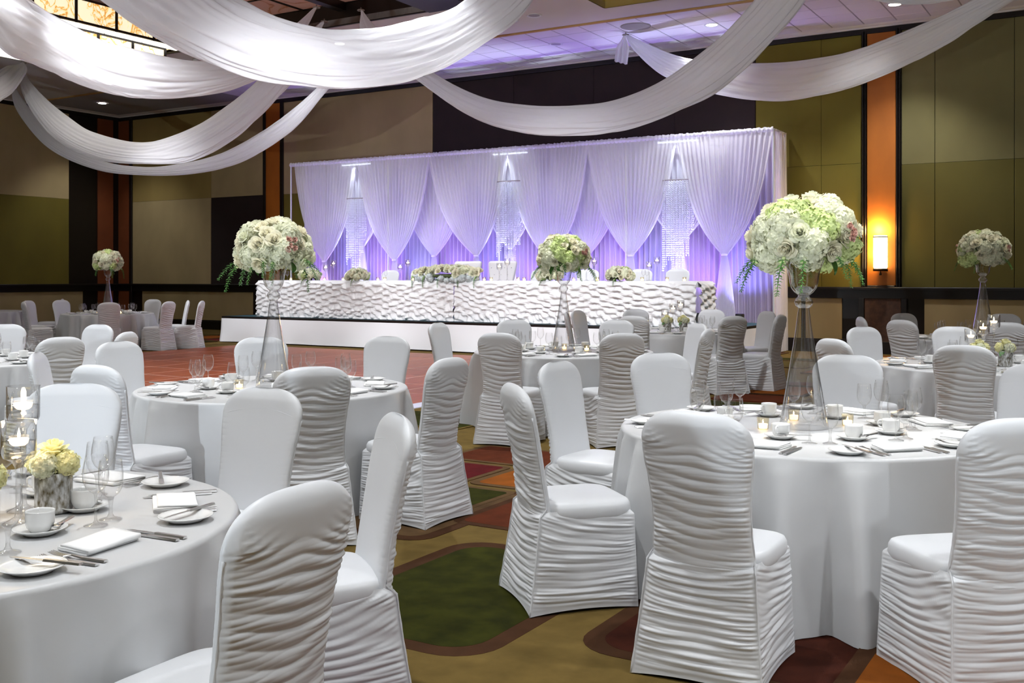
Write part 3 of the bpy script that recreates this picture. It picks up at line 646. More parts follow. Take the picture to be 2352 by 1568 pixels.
# ------------------------------------------------------------------ chairs under ruched stretch covers (local +Y faces the table)
def ridge(x, p=1.6): return np.abs(np.sin(x / 2)) ** (.9 / p)
def make_chair(seed):
    n1, n2, n3 = Noise(seed), Noise(seed + 1), Noise(seed + 2)
    ZC, HC = .892, .118
    def hw(z): return np.interp(z, [.38, .46, .55, .64, .74, .83, .90, 1.1], [.206, .200, .192, .192, .200, .212, .217, .217])
    t = np.linspace(0, 1, 240); zlow = .40 + (ZC - .40) * t
    thc = np.linspace(0, np.pi / 2, 26)[1:]; zc = ZC + HC * np.sin(thc)
    z = np.concatenate([zlow, zc]); w = np.concatenate([hw(zlow), hw(ZC) * np.cos(thc) ** .66]); w[-1] = .012
    nv = len(z); nf, nb_ = 27, 81
    sf = np.sin(np.pi / 2 * np.linspace(-1, 1, nf)); sb = np.sin(np.pi / 2 * np.linspace(1, -1, nb_))[1:-1]
    s = np.concatenate([sf, sb]); isb = np.concatenate([np.zeros(nf, bool), np.ones(nb_ - 2, bool)])
    S, Z = np.meshgrid(s, z); W = w[:, None]
    lean = -.205 - .105 * np.clip((Z - .40) / .6, 0, 2) ** 1.35
    th = .030 * np.clip((w[:, None] / .19), .25, 1) * np.where(Z > ZC, np.sqrt(np.clip(1 - ((Z - ZC) / HC) ** 4, .04, 1)), 1)
    prof = (1 - np.abs(S) ** 7) ** .55
    y = lean + np.where(isb[None, :], -1, 1) * th * prof - .020 * (1 - S ** 2) * (W / .217)
    # ruching on the rear face: broad swagging folds in the middle, fine gathers at the seams
    edge = np.abs(S) ** 2.2
    zz = Z + .024 * (1 - S ** 2) + 1.2 * np.maximum(Z - .79, 0) * np.abs(S) ** 1.5
    p1 = 2 * np.pi * (24 * zz + .8 * n1(S * 1.2 + 3, Z * 7) + .45 * S)
    p2 = 2 * np.pi * (55 * Z + 1.0 * n2(S * 1.8 + 3, Z * 10))
    env = 1 - ss(Z + .10 * (1 - edge), .93, 1.02); env = env * (1 - ss(Z, .95, .985))
    am = .25 + 1.2 * n3(S * 1.3 + 4, Z * 20)
    h = env * am * (.0088 * ridge(p1, .9) * (1 - .55 * edge) + .0048 * ridge(p2, .9) * (.18 + edge)) * np.clip((1 - np.abs(S)) * 12, 0.25, 1)
    y = y - np.where(isb[None, :], h, 0)
    # light creases on the front near the seams
    hf = .0009 * ridge(2 * np.pi * (45 * Z + 2 * n2(S * 2, Z * 8)), 2) * ss(np.abs(S), .72, .98) * (1 - ss(Z, .85, .93))
    y = y + np.where(isb[None, :], 0, hf)
    P = np.stack([S * W * (1 + 0 * Z), y, Z], -1)
    back = gmesh('chair_backrest', P, M_SPANDEX, True)
    # cap seam on the front of the backrest
    pts = []
    for q in np.linspace(-1, 1, 25):
        zq = .885 + .035 * (1 - q * q); wq = float(hw(zq)) * .985
        lq = -.205 - .105 * ((zq - .40) / .6) ** 1.35; pts.append((q * wq, lq + .029 * (1 - abs(q) ** 7) ** .55 - .020 * (1 - q * q) + .001, zq))
    seam = mesh('chair_cap_seam', *tube([(x, y - .0008, z) for x, y, z in pts], .0014, 6), M_SPANDEX)
    # seat cushion
    nu, nv2 = 64, 16; ph = np.linspace(0, 2 * np.pi, nu, endpoint=False); P = np.zeros((nv2 + 1, nu, 3))
    ex = 2 / 5.0
    cx_ = np.sign(np.cos(ph)) * np.abs(np.cos(ph)) ** ex; sx_ = np.sign(np.sin(ph)) * np.abs(np.sin(ph)) ** ex
    prof = [(.95, .405), (.985, .415), (1.01, .435), (1.0, .462), (.965, .478), (.92, .483), (.84, .487), (.74, .490), (.62, .4925), (.5, .494), (.38, .495), (.26, .4957), (.16, .496), (.08, .496), (.03, .496), (.01, .496), (.002, .496)]
    for j, (k, zq) in enumerate(prof):
        P[j, :, 0] = .226 * k * cx_ * (1 + .02 * sx_); P[j, :, 1] = -.004 + .213 * k * sx_; P[j, :, 2] = zq
    seat = gmesh('chair_seat', P, M_SPANDEX, True)
    # skirt to the floor, ruched on all four sides
    rows = 165; per = 50
    zs = np.linspace(.452, .004, rows); low = 1 - zs / .452
    P = np.zeros((rows, per * 4, 3))
    tt = np.sin(np.pi / 2 * np.linspace(-1, 1, per, endpoint=False)) * .5 + .5
    for side in range(4):
        S1 = 2 * tt - 1
        hxf, hxr = .216 + .020 * low - .02 * ss(zs, .42, .452), .205 + .045 * low ** 1.1
        yf, yr = .198 + .014 * low - .02 * ss(zs, .42, .452), -.246 - .064 * low ** 1.2 + .05 * ss(zs, .425, .462)
        c = [np.stack([hxr * -1, yr], -1), np.stack([hxr, yr], -1), np.stack([hxf, yf], -1), np.stack([hxf * -1, yf], -1)]
        p0, p1_ = c[side], c[(side + 1) % 4]; nrm = [(0, -1), (1, 0), (0, 1), (-1, 0)][side]
        Zg, Sg = np.meshgrid(zs, S1, indexing='ij'); e = np.abs(Sg) ** 2
        sg = .018 * (1 - Sg ** 2)
        zz = Zg + sg
        if side in (1, 3): zz = zz + .05 * (Sg if side == 1 else -Sg) * ss(Zg, .15, .42)
        a1 = 2 * np.pi * (29 * zz + .8 * n2(Sg * 1.0 + side * 5, Zg * 7)); a2 = 2 * np.pi * (60 * zz + 1.2 * n1(Sg * 1.7 + side * 3, Zg * 13))
        am = .15 + 1.35 * n3(Sg * 1.4 + side * 7, Zg * 24)
        env = ss(Zg, .012, .05) * (1 - (ss(Zg, .40, .46) if side == 2 else .5 * ss(Zg, .43, .462)))
        hh = env * am * (.0075 * ridge(a1, .9) * (1 - .55 * e) + .0044 * ridge(a2, .9) * (.18 + e)) * np.clip((1 - np.abs(Sg)) * 9, .2, 1)
        bow = -.022 * (1 - Sg ** 2) * low[:, None] + .010 * np.clip(1 - Sg ** 2, 0, 1)
        Q = p0[:, None, :] * (1 - tt)[None, :, None] + p1_[:, None, :] * tt[None, :, None]
        P[:, side * per:(side + 1) * per, 0] = Q[..., 0] + nrm[0] * (hh + bow); P[:, side * per:(side + 1) * per, 1] = Q[..., 1] + nrm[1] * (hh + bow)
        P[:, side * per:(side + 1) * per, 2] = Zg + (.012 * (1 - Sg ** 2)) * low[:, None] ** 3
    skirt = gmesh('chair_skirt', P, M_SPANDEX, True)
    def seam_at(sx):
        pts = [(sx * (.205 + .045 * q ** 1.1 + .002), -.246 - .064 * q ** 1.2 - .001, .462 * (1 - q) + .004) for q in np.linspace(1, .08, 18)]
        pts += [(sx * (float(hw(q)) - .0015), -.205 - .105 * ((q - .40) / .6) ** 1.35 - .006, q) for q in np.linspace(.46, .875, 22)]
        return mesh('chair_seam', *tube(pts, [.0028 + .0018 * math.sin(i * 2.3) ** 2 for i in range(len(pts))], 6), M_SPANDEX)
    return [('backrest', back, (0, 0, 0), [('cap_seam', seam)]), ('seat', seat), ('skirt', skirt), ('seam', seam_at(-1)), ('seam', seam_at(1))]
CHAIRS = [make_chair(100), make_chair(200), make_chair(300)]
CHZ = 1.01
chair_n = [0]
def chair_at(px, py, table, label, group, dmin=1.44, dmax=1.75, turn=0.0):
    """chair whose crown shows at (px, py); it faces the table centre"""
    p = on_floor(px, py, CHZ); d = Vector((p.x - table[0], p.y - table[1])); L = d.length
    k = min(max(L, dmin), dmax) / L
    if abs(k - 1) > 1e-3:      # slide along the sight line until it stands at the table
        best = None
        for Y in np.linspace(p.y - 2.5, p.y + 2.5, 401):
            q = Vector((px_dir(px) * Y - table[0], Y - table[1])); e = abs(q.length - min(max(L, dmin), dmax)) + .02 * abs(Y - p.y)
            if best is None or e < best[0]: best = (e, q)
        d = best[1]
    ang = math.atan2(d.y, d.x); rz = ang + math.pi / 2 + math.radians(turn)
    # the crown stands 0.31 m behind the chair's own origin
    bx = Vector((math.cos(ang), math.sin(ang))); org = Vector((table[0], table[1])) + d - bx * .30
    chair_n[0] += 1
    place(CHAIRS[chair_n[0] % 3], 'banquet_chair', label, 'chair', (org.x, org.y, 0.0), rz, group)
    return math.degrees(ang)

TB = dict(T1=(1.47, 5.22), T2=(-1.79, 3.19), T3=(-1.64, 7.13), T4=(.53, 10.63), T5=(2.28, 14.6), T6=(-8.5, 21.8), T7=(-4.95, 9.5), T8=(-12.0, 23.4), T9=(4.08, 8.95), T10=(5.84, 12.85))
TNAME = dict(T1='right foreground table', T2='left foreground table', T3='middle-left vase table', T4='centre vase table', T5='stage-side candle table',
             T6='far-left vase table', T7='left-edge table', T8='far left-edge table', T9='right-edge candle table', T10='right rear vase table')
POS8 = ['left-front', 'front-left', 'front-right', 'right-front', 'right-back', 'back-right', 'back-left', 'left-back']   # by angle from -180 up
CH = dict(
 T1=[(1185, 880, 'left-front'), (1597, 945, 'front-left'), (2332, 958, 'front-right'), (2372, 838, 'right-back'), (1947, 814, 'back-right'), (1516, 808, 'back-left'), (1283, 832, 'left-back')],
 T2=[(675, 1107, 'right-front'), (908, 957, 'right-back'), (606, 890, 'back-right'), (170, 877, 'back-left')],
 T3=[(88, 808, 'left-front'), (222, 836, 'front-left'), (718, 841, 'front-right'), (1030, 812, 'right-front'), (890, 771, 'back-right'), (600, 775, 'back-left'), (272, 783, 'left-back')],
 T4=[(1007, 745, 'left-front'), (1146, 768, 'front-left'), (1430, 769, 'front-right'), (1625, 754, 'right-front'), (1602, 741, 'right-back'), (1417, 727, 'back-right'), (1180, 728, 'back-left')],
 T5=[(1328, 709, 'left-back'), (1303, 716, 'left-front'), (1455, 721, 'front-left'), (1684, 725, 'front-right'), (1792, 722, 'right-front'), (1762, 713, 'right-back'), (1635, 707, 'back-right'), (1460, 706, 'back-left')],
 T7=[(140, 777, 'front-right'), (290, 756, 'right-front'), (226, 748, 'right-back'), (10, 747, 'back-right')],
 T9=[(1914, 786, 'left-front'), (2214, 805, 'front-left'), (1983, 750, 'left-back'), (2192, 751, 'back-left')],
 T10=[(1979, 727, 'left-back'), (2071, 735, 'left-front'), (2312, 744, 'front-left'), (2075, 719, 'back-left'), (2306, 720, 'back-right')])
for T, lst in CH.items():
    for px, py, pos in lst:
        look = {'f': 'ruched white', 'b': 'smooth-fronted white'}[('f' if ('front' in pos) else 'b')]
        chair_at(px, py, TB[T], f'{look} covered chair at the {pos} seat of the {TNAME[T]}', f'chairs around the {TNAME[T]}', 1.47, 1.62 if T in ('T1', 'T2', 'T3', 'T9') else 1.55)
def chair_polar(T, ang, r, label, turn=0):
    a = math.radians(ang); x, y = TB[T][0] + math.cos(a) * (r - .3), TB[T][1] + math.sin(a) * (r - .3); chair_n[0] += 1
    place(CHAIRS[chair_n[0] % 3], 'banquet_chair', label, 'chair', (x, y, 0), a + math.pi / 2 + math.radians(turn), f'chairs around the {TNAME[T]}')
def far_chair(T, px, py_base, label, face=None):
    """far chair placed by the foot of its cover"""
    p = on_floor(px, py_base); d = Vector((p.x - TB[T][0], p.y - TB[T][1])); chair_n[0] += 1
    rz = math.atan2(d.y, d.x) + math.pi / 2
    place(CHAIRS[chair_n[0] % 3], 'banquet_chair', label, 'chair', (p.x, p.y, 0), rz, f'chairs around the {TNAME[T]}')
chair_polar('T6', -68, 1.5, 'ruched white chair at the front of the far-left vase table')
chair_polar('T6', -145, 1.62, 'ruched white chair seen half from behind left of the far-left vase table')
chair_polar('T6', -190, 1.85, 'white chair turned right at the left side of the far-left vase table')
chair_polar('T6', 148, 1.6, 'white smooth-fronted chair at the left back of the far-left vase table')
chair_polar('T6', 75, 1.6, 'white chair directly behind the far-left vase table')
chair_polar('T6', 22, 1.6, 'white smooth-fronted chair at the right back of the far-left vase table')
chair_polar('T6', -20, 1.55, 'ruched white chair at the right front of the far-left vase table')
chair_polar('T6', 2, 1.95, 'white chair seen edge-on at the right of the far-left vase table')
chair_polar('T8', -62, 1.5, 'ruched white chair cut off by the left edge at the far table')
chair_polar('T8', 15, 1.7, 'grey-looking smooth chair standing behind the far left tables')

# ------------------------------------------------------------------ tables and cloths
TH, TR = .745, .915
def cloth_mesh(seed, npl=15):
    nz1, nz2 = Noise(seed), Noise(seed + 1); n = 288; th = np.linspace(0, 2 * np.pi, n, endpoint=False)
    def per(nf, k): return .5 * (nf(th / (2 * np.pi) * k, 0 * th) * (1 - th / (2 * np.pi)) + nf(th / (2 * np.pi) * k - k, 0 * th) * (th / (2 * np.pi))) * 2
    ph = npl * th + 3.0 * np.sin(2 * th + seed) + 1.6 * np.sin(5 * th + 2 * seed) + .8 * np.sin(3 * th + seed * 3)
    fold = (0.5 + .5 * np.cos(ph)) ** 1.2 * (.55 + .45 * np.sin(3 * th + seed) ** 2) + .25 * (0.5 + .5 * np.cos(2.0 * ph + 1.3))
    rows = []
    for r in np.linspace(0.002, .90, 10): rows.append((r * np.ones(n), TH * np.ones(n)))
    for q in np.linspace(0, 1, 6)[1:]: rows.append((.90 + .018 * np.sin(q * np.pi / 2) + 0 * th, TH - .018 * (1 - np.cos(q * np.pi / 2)) + 0 * th))
    for q in np.linspace(0, 1, 22)[1:]:
        z = (TH - .018) * (1 - q) + .006
        g = q ** .6
        r = .918 + .012 * q + g * (.155 * fold - .040) - .012 * (1 - g) * q
        rows.append((r, z + 0 * th))
    P = np.zeros((len(rows), n, 3))
    for j, (r, z) in enumerate(rows): P[j, :, 0] = r * np.cos(th); P[j, :, 1] = r * np.sin(th); P[j, :, 2] = z
    return gmesh('tablecloth', P[::-1], M_LINEN, True)
CLOTHS = [cloth_mesh(s, k) for s, k in ((3, 15), (8, 17), (13, 14))]
v, f = lathe([(.06, .72), (.89, .72), (.90, .735), (.90, .743), (.05, .743)], 64); TOPM = mesh('table_board', v, f, M_WHITEMETAL)
for i, (T, c) in enumerate(TB.items()):
    t = thing('round_table', {'T1': 'round table in floor-length white cloth at the right foreground', 'T2': 'round white-clothed table cut off by the lower left corner',
        'T3': 'round white-clothed table with tall vase at middle left', 'T4': 'round white-clothed table with tall vase in the centre before the stage',
        'T5': 'round white-clothed candle table right of centre near the stage', 'T6': 'round white-clothed vase table far left before the wall',
        'T7': 'round white-clothed table cut by the left edge, behind the foreground', 'T8': 'far round white-clothed table barely visible at the left edge',
        'T9': 'round white-clothed candle table at the right edge', 'T10': 'round white-clothed vase table at the right rear'}[T], 'table', (c[0], c[1], 0), random.uniform(0, 6), 'round banquet tables')
    ob('tablecloth', CLOTHS[i % 3], t); ob('tabletop', TOPM, t, (0, 0, -.006))
    leg = lathe([(.02, 0), (.02, .715)], 10)
    for q in range(4): ob('leg', mesh('table_leg', *xf(leg, (.6 * math.cos(q * math.pi / 2), .6 * math.sin(q * math.pi / 2), 0)), M_GREYMETAL), t)

# ------------------------------------------------------------------ tableware
def me(name, vf, m, smooth=True): return mesh(name, vf[0], vf[1], m, smooth)
PLATE = me('bread_plate', lathe([(.001, .003), (.045, .003), (.05, .0), (.052, .003), (.074, .013), (.083, .017), (.0845, .0185), (.082, .0195), (.07, .0155), (.05, .0075), (.02, .007), (.0005, .007)], 36, False), M_CHINA)
SAUCER = me('saucer', lathe([(.001, .003), (.04, .003), (.044, .0), (.047, .003), (.066, .013), (.076, .018), (.077, .0195), (.075, .0203), (.06, .0155), (.04, .009), (.03, .0075), (.0005, .0075)], 36, False), M_CHINA)
CUPB = me('cup_body', lathe([(.001, .004), (.024, .004), (.027, .0), (.029, .004), (.036, .012), (.040, .024), (.041, .055), (.0415, .061), (.0402, .0615), (.0390, .055), (.0375, .024), (.033, .012), (.02, .008), (.0005, .008)], 32, False), M_CHINA)
hp = [(.039, 0, .050), (.050, 0, .053), (.060, 0, .048), (.063, 0, .038), (.060, 0, .027), (.051, 0, .020), (.040, 0, .020)]
CUPH = me('cup_handle', tube(catmull(hp, 16), .0042, 8), M_CHINA)
CUP = [('bowl', CUPB), ('handle', CUPH)]
def bar(L0, L1, w0, w1, z0, z1, t):   # tapered flat bar along +Y
    v = [(-w0, L0, z0), (w0, L0, z0), (w1, L1, z1), (-w1, L1, z1), (-w0 * .7, L0, z0 + t), (w0 * .7, L0, z0 + t), (w1 * .7, L1, z1 + t), (-w1 * .7, L1, z1 + t)]
    return v, box_vf(0, 1, 0, 1, 0, 1)[1]
HANDLE = me('cutlery_handle', merge(bar(-.105, -.03, .0085, .0065, .001, .002, .005), bar(-.03, .012, .0065, .0038, .002, .006, .004)), M_STEEL, False)
KN_H = me('knife_handle', bar(-.115, .0, .0085, .0075, .001, .0015, .006), M_STEEL, False)
KN_B = me('knife_blade', ([(-.008, 0, .002), (.0075, 0, .002), (.009, .06, .002), (.005, .10, .002), (-.004, .112, .002), (-.008, .10, .002), (-.008, 0, .0045), (.0075, 0, .0035), (.009, .06, .003), (.005, .10, .003), (-.004, .112, .0035), (-.008, .10, .0045)],
     [(5, 4, 3, 2, 1, 0), (6, 7, 8, 9, 10, 11)] + [(i, (i + 1) % 6, 6 + (i + 1) % 6, 6 + i) for i in range(6)]), M_STEEL, False)
tines = merge(bar(.010, .034, .0036, .0115, .006, .003, .003), *[xf(merge(bar(.034, .060, .0017, .0015, .003, .0045, .0025), bar(.060, .088, .0015, .0009, .0045, .010, .002)), (x, 0, 0)) for x in (-.0095, -.0032, .0032, .0095)])
FK_T = me('fork_tines', tines, M_STEEL, False)
sp = lathe([(.002, -.006), (.008, -.0045), (.013, 0), (.0125, .0008), (.0075, -.0035), (.001, -.005)], 16, True)
SP_B = me('spoon_bowl', ([(x, y * 1.5 + .028, z + .007) for x, y, z in sp[0]], sp[1]), M_STEEL)
KNIFE = [('handle', KN_H), ('blade', KN_B)]; FORK = [('handle', HANDLE), ('tines', FK_T)]; SPOON = [('handle', HANDLE), ('bowl', SP_B)]
def napkin_mesh():
    # a strip of cloth folded over twice: an s-shaped section swept along x
    t = .0062; sec = []
    def lay(y0, y1, z, n): return [(y, z + .0006 * math.sin(y * 60)) for y in np.linspace(y0, y1, n)]
    def turn(y, z, r, sgn): return [(y + sgn * r * math.sin(q), z + r - r * math.cos(q)) for q in np.linspace(0, math.pi, 7)[1:-1]]
    line = lay(-.058, .062, .0035, 9) + turn(.062, .0035, .0033, 1) + lay(.062, -.064, .0101, 9) + turn(-.064, .0101, .0033, -1) + lay(-.064, .055, .0167, 9)
    line = np.array(line); d = np.gradient(line, axis=0); nn = np.stack([-d[:, 1], d[:, 0]], -1); nn /= np.linalg.norm(nn, axis=1)[:, None] + 1e-9
    sec = np.concatenate([line + nn * t * .5 * -1, (line + nn * t * .5)[::-1]]); xs = np.linspace(-.098, .098, 9)
    P = np.zeros((9, len(sec), 3))
    for k, x in enumerate(xs):
        P[k, :, 0] = x + .01 * sec[:, 0] / .06; P[k, :, 1] = sec[:, 0]; P[k, :, 2] = sec[:, 1] * (1 + .10 * math.sin(x * 25))
    v, f = grid(P, True); m = len(sec); f = f + [tuple(range(m - 1, -1, -1)), tuple(range(8 * m, 9 * m))]
    return mesh('folded_napkin', v, f, M_NAPKIN)
NAPKIN = napkin_mesh()
def glass_parts(bowl, stem, foot):
    return [('bowl', me('glass_bowl', lathe(bowl, 28, False), M_GLASS)), ('stem', me('glass_stem', lathe(stem, 12, False), M_STEM)), ('foot', me('glass_foot', lathe(foot, 28, False), M_STEM))]
WINE = glass_parts([(.004, .098), (.016, .103), (.028, .115), (.036, .133), (.0385, .152), (.0375, .172), (.033, .197), (.0300, .212), (.0308, .2125)],
                   [(.009, .0085), (.0048, .016), (.0038, .04), (.0038, .08), (.0055, .096), (.011, .1005)], [(.035, 0), (.0355, .0015), (.02, .005), (.009, .0085)])
GOBLET = glass_parts([(.004, .068), (.014, .072), (.026, .082), (.034, .098), (.0375, .118), (.0375, .145), (.035, .172), (.0325, .184), (.0333, .1845)],
                     [(.012, .0085), (.0065, .018), (.0055, .04), (.0085, .062), (.011, .0695)], [(.034, 0), (.0345, .0015), (.022, .005), (.012, .0085)])
def in_frame(p, m=40):
    if p[1] < .3: return False
    x, y = project(p); return -m < x < 2352 + m and -m < y < 1568 + m
tw_n = [0]
def setting(T, ang, pos, rich=True):
    c = TB[T]; a = math.radians(ang); er = Vector((math.cos(a), math.sin(a))); et = Vector((-math.sin(a), math.cos(a)))
    z = TH + .0015; rz0 = a + math.pi / 2          # local +Y points to the table centre
    seatn = f'{pos} seat of the {TNAME[T]}'
    rs = random.Random(hash((T, pos)) % 9973 if False else sum(map(ord, T + pos)))
    def put(parts, name, label, cat, r, t, dz=0.0, turn=0.0, grp=None):
        p = Vector((c[0], c[1])) + er * r + et * t; P3 = (p.x, p.y, z + dz)
        if not in_frame(P3): return
        if not rich and isinstance(parts, list) and False: return
        place(parts, name, label, cat, P3, rz0 + math.radians(turn), grp)
    j = lambda s=.008: rs.uniform(-s, s)
    pr, pt = .735 + j(), -.258 + j(.005)
    put(PLATE, 'bread_plate', f'white bread plate at the {seatn}', 'plate', pr, pt, 0, 0, 'bread plates')
    put(KNIFE, 'butter_knife', f'butter knife across the bread plate at the {seatn}', 'knife', pr + .01, pt + .03, .0195, -12 + j(6) * 10, 'butter knives')
    put(FORK, 'fork', f'outer fork beside the plate at the {seatn}', 'fork', .735 + j(), -.155 + j(.004), 0, 3, 'forks')
    put(FORK, 'fork', f'inner fork beside the napkin at the {seatn}', 'fork', .728 + j(), -.124 + j(.004), 0, 2, 'forks')
    put(NAPKIN, 'napkin', f'folded white napkin at the {seatn}', 'napkin', .70 + j(.015), .0 + j(.012), 0, 90 if False else j() * 900, 'folded napkins')
    put(KNIFE, 'table_knife', f'inner knife beside the napkin at the {seatn}', 'knife', .735 + j(), .132 + j(.004), 0, -2, 'table knives')
    put(KNIFE, 'table_knife', f'outer knife at the {seatn}', 'knife', .745 + j(), .164 + j(.004), 0, -3, 'table knives')
    sr, st = .43 + j(.012), .015 + j(.02)
    put(SAUCER, 'saucer', f'white saucer under the cup at the {seatn}', 'saucer', sr, st, 0, 0, 'saucers')
    put(CUP, 'coffee_cup', f'white coffee cup on its saucer at the {seatn}', 'cup', sr, st, .0085, -15 + j(9) * 100 / 9, 'coffee cups')
    if rich: put(SPOON, 'teaspoon', f'teaspoon on the saucer rim at the {seatn}', 'spoon', sr + .028, st + .045, .0175, 118, 'teaspoons')
    put(WINE, 'wine_glass', f'tall wine glass at the {seatn}', 'glass', .50 + j(.012), .165 + j(.012), 0, 0, 'wine glasses')
    put(GOBLET, 'water_goblet', f'short-stemmed water goblet at the {seatn}', 'glass', .47 + j(.012), .255 + j(.012), 0, 0, 'water goblets')
def ring(a0): return [a0 + 45 * k for k in range(8)]
SEAT_ANG = dict(T1=[-170, -121, -73, -31, 10, 52, 95, 140], T2=ring(-159), T3=[-168, -124, -73, -31, 11, 55, 99, 146], T4=[-172, -127, -74, -32, 10, 53, 97, 142],
                T5=ring(-166), T6=ring(-155), T7=ring(-150), T9=ring(-160), T10=ring(-157))
for T, angs in SEAT_ANG.items():
    for ang, pos in zip(angs, POS8): setting(T, ang, pos, T in ('T1', 'T2', 'T3', 'T4'))

# ------------------------------------------------------------------ flowers
def rose_mesh(name, m, seed, n=24):
    rs = random.Random(seed); parts = []
    for k in range(n):
        q = (k + 1) / n; th = k * 2.39996 + rs.uniform(-.2, .2); half = 1.5 - .72 * q
        r0, r1, hgt, curl = .07 + .33 * q, .11 + .80 * q ** 1.15, .78 - .34 * q ** 1.4, .20 * q ** 2
        nu, nv = 7, 6; P = np.zeros((nv, nu, 3)); wv = rs.uniform(-.05, .05)
        for j in range(nv):
            v_ = j / (nv - 1)
            for i in range(nu):
                u_ = -1 + 2 * i / (nu - 1); an = th + u_ * half * (.45 + .55 * math.sin(math.pi * min(v_ * .7 + .25, 1) ** 1.1))
                r = r0 + (r1 - r0) * v_ ** 1.25 + curl * v_ ** 5 - .05 * u_ * u_ * v_ + wv * u_ * v_
                z = -.45 + (hgt + .45) * v_ ** .85 - .10 * abs(u_) ** 3 * v_ - curl * .8 * v_ ** 5
                P[j, i] = (r * math.cos(an), r * math.sin(an), z)
        parts.append(grid(P))
    core = lathe([(.02, -.3), (.10, -.1), (.11, .55), (.08, .74), (.02, .78)], 10)
    cup = lathe([(.05, -.45), (.45, -.3), (.62, -.02)], 12)
    return mesh(name, *merge(*[(list(map(tuple, p[0])), p[1]) for p in parts], core, cup), m)
def hydrangea_mesh(name, m, seed, n=165):
    rs = random.Random(seed); vfs = [lathe([(.02, -.75), (.6, -.5), (.82, 0), (.6, .55), (.02, .8)], 12)]
    for k in range(n):
        zc = 1 - (k + .5) / n * 1.62; r = math.sqrt(max(0, 1 - zc * zc)); th = k * 2.39996
        nrm = Vector((r * math.cos(th), r * math.sin(th), zc)); nrm = (nrm + Vector((rs.uniform(-.45, .45), rs.uniform(-.45, .45), rs.uniform(-.45, .45)))).normalized()
        pos_ = Vector((r * math.cos(th), r * math.sin(th), zc)); M = Matrix.Translation(pos_ * (.88 + rs.uniform(-.10, .12))) @ nrm.to_track_quat('Z', 'Y').to_matrix().to_4x4() @ Matrix.Rotation(rs.uniform(0, 6), 4, 'Z')
        s = rs.uniform(.145, .19); V = []; Fc = []
        for q in range(4):
            a = q * math.pi / 2; c_, s_ = math.cos(a), math.sin(a); o = len(V)
            for x, y, z in ((0, 0, -.1), (.5, -.52, .16), (1.0, -.36, .10), (1.12, .05, -.10), (.95, .42, .12), (.5, .52, .18), (.62, 0, .02)):
                V.append(tuple(M @ Vector((s * (x * c_ - y * s_), s * (x * s_ + y * c_), s * z))))
            Fc += [(o, o + 1, o + 6), (o + 1, o + 2, o + 6), (o + 2, o + 3, o + 6), (o + 3, o + 4, o + 6), (o + 4, o + 5, o + 6), (o + 5, o, o + 6)]
        vfs.append((V, Fc))
    return mesh(name, *merge(*vfs), m)
def sprig_mesh(name, seed, flip=1):
    """drooping snapdragon sprig along -Z: stem with paired leaves and buds"""
    rs = random.Random(seed); path = [(0, 0, 0), (.05, 0, -.02), (.09, 0, -.07), (.115, 0, -.13), (.13, 0, -.19)]
    NS = 20; C = catmull(path, NS); st = tube(C, [.004 - .00014 * i for i in range(NS)], 6); leaf, bud = [], []
    for i in range(1, NS):
        p = Vector(C[i]); sz = .036 * (1 - i / 27)
        for q in range(4):
            a = i * 1.3 + q * 2.1; d = Vector((math.cos(a) * .8, math.sin(a), -.35)).normalized(); e = d.cross(Vector((0, 0, 1))).normalized()
            if i < 9 and q < 2 and i % 2:
                sz = .022 * (1 - i / 27); M = Matrix.Translation(p + d * sz * .5); bud.append(xf(lathe([(.001, -sz * .5), (sz * .42, -sz * .2), (sz * .5, sz * .2), (sz * .25, sz * .55), (.001, sz * .6)], 7), M=M @ d.to_track_quat('Z', 'Y').to_matrix().to_4x4()))
            else:
                leaf.append(([tuple(p), tuple(p + d * sz * .6 + e * sz * .3), tuple(p + d * sz * 1.35), tuple(p + d * sz * .6 - e * sz * .3), tuple(p + d * sz * .65 + Vector((0, 0, .004)))], [(0, 1, 4), (1, 2, 4), (2, 3, 4), (3, 0, 4)]))
    return [('stem', mesh(name + '_stem', *merge(st, *leaf), M_LEAF)), ('buds', mesh(name + '_buds', *merge(*bud), M_BUD))]
def leaf_mesh():
    P = np.zeros((9, 5, 3))
    for j in range(9):
        v_ = j / 8; w = .5 * math.sin(math.pi * v_ ** .8) ** .8
        for i in range(5): u_ = -1 + i / 2; P[j, i] = (u_ * w, v_ * 1.6, .25 * v_ * (1 - v_) * 2 - .12 * (1 - abs(u_)) * (w > 0) - .25 * v_ ** 2)
    return gmesh('leaf', P, M_LEAF)
ROSE = dict(w=rose_mesh('rose_white', M_WHITEP, 1), c=rose_mesh('rose_cream', M_CREAM, 2), p=rose_mesh('rose_pink', M_PINK, 3, 16), y=rose_mesh('rose_yellow', M_YELLOW, 4, 18))
HYD = dict(w=hydrangea_mesh('hydrangea_white', M_WHITEP, 1), g=hydrangea_mesh('hydrangea_green', M_GREENP, 2), y=hydrangea_mesh('hydrangea_yellow', M_YELLOW, 3), s=hydrangea_mesh('dusty_cluster', M_GREYLEAF, 4, 40))
SPRIGS = [sprig_mesh('sprig', s) for s in (1, 2)]
LEAFM = leaf_mesh()
CORES = mesh('foliage_core', *lathe([(.02, -.8), (.6, -.6), (.9, -.1), (.85, .35), (.5, .8), (.02, .92)], 16), M_CORE)
def flower(par, name, me_, pos, nrm, s, rs):
    q = Vector(nrm).normalized().to_track_quat('Z', 'Y') @ Matrix.Rotation(rs.uniform(0, 6.28), 3, 'Z').to_quaternion()
    o = ob(name, me_, par, pos, q.to_euler(), s); return o
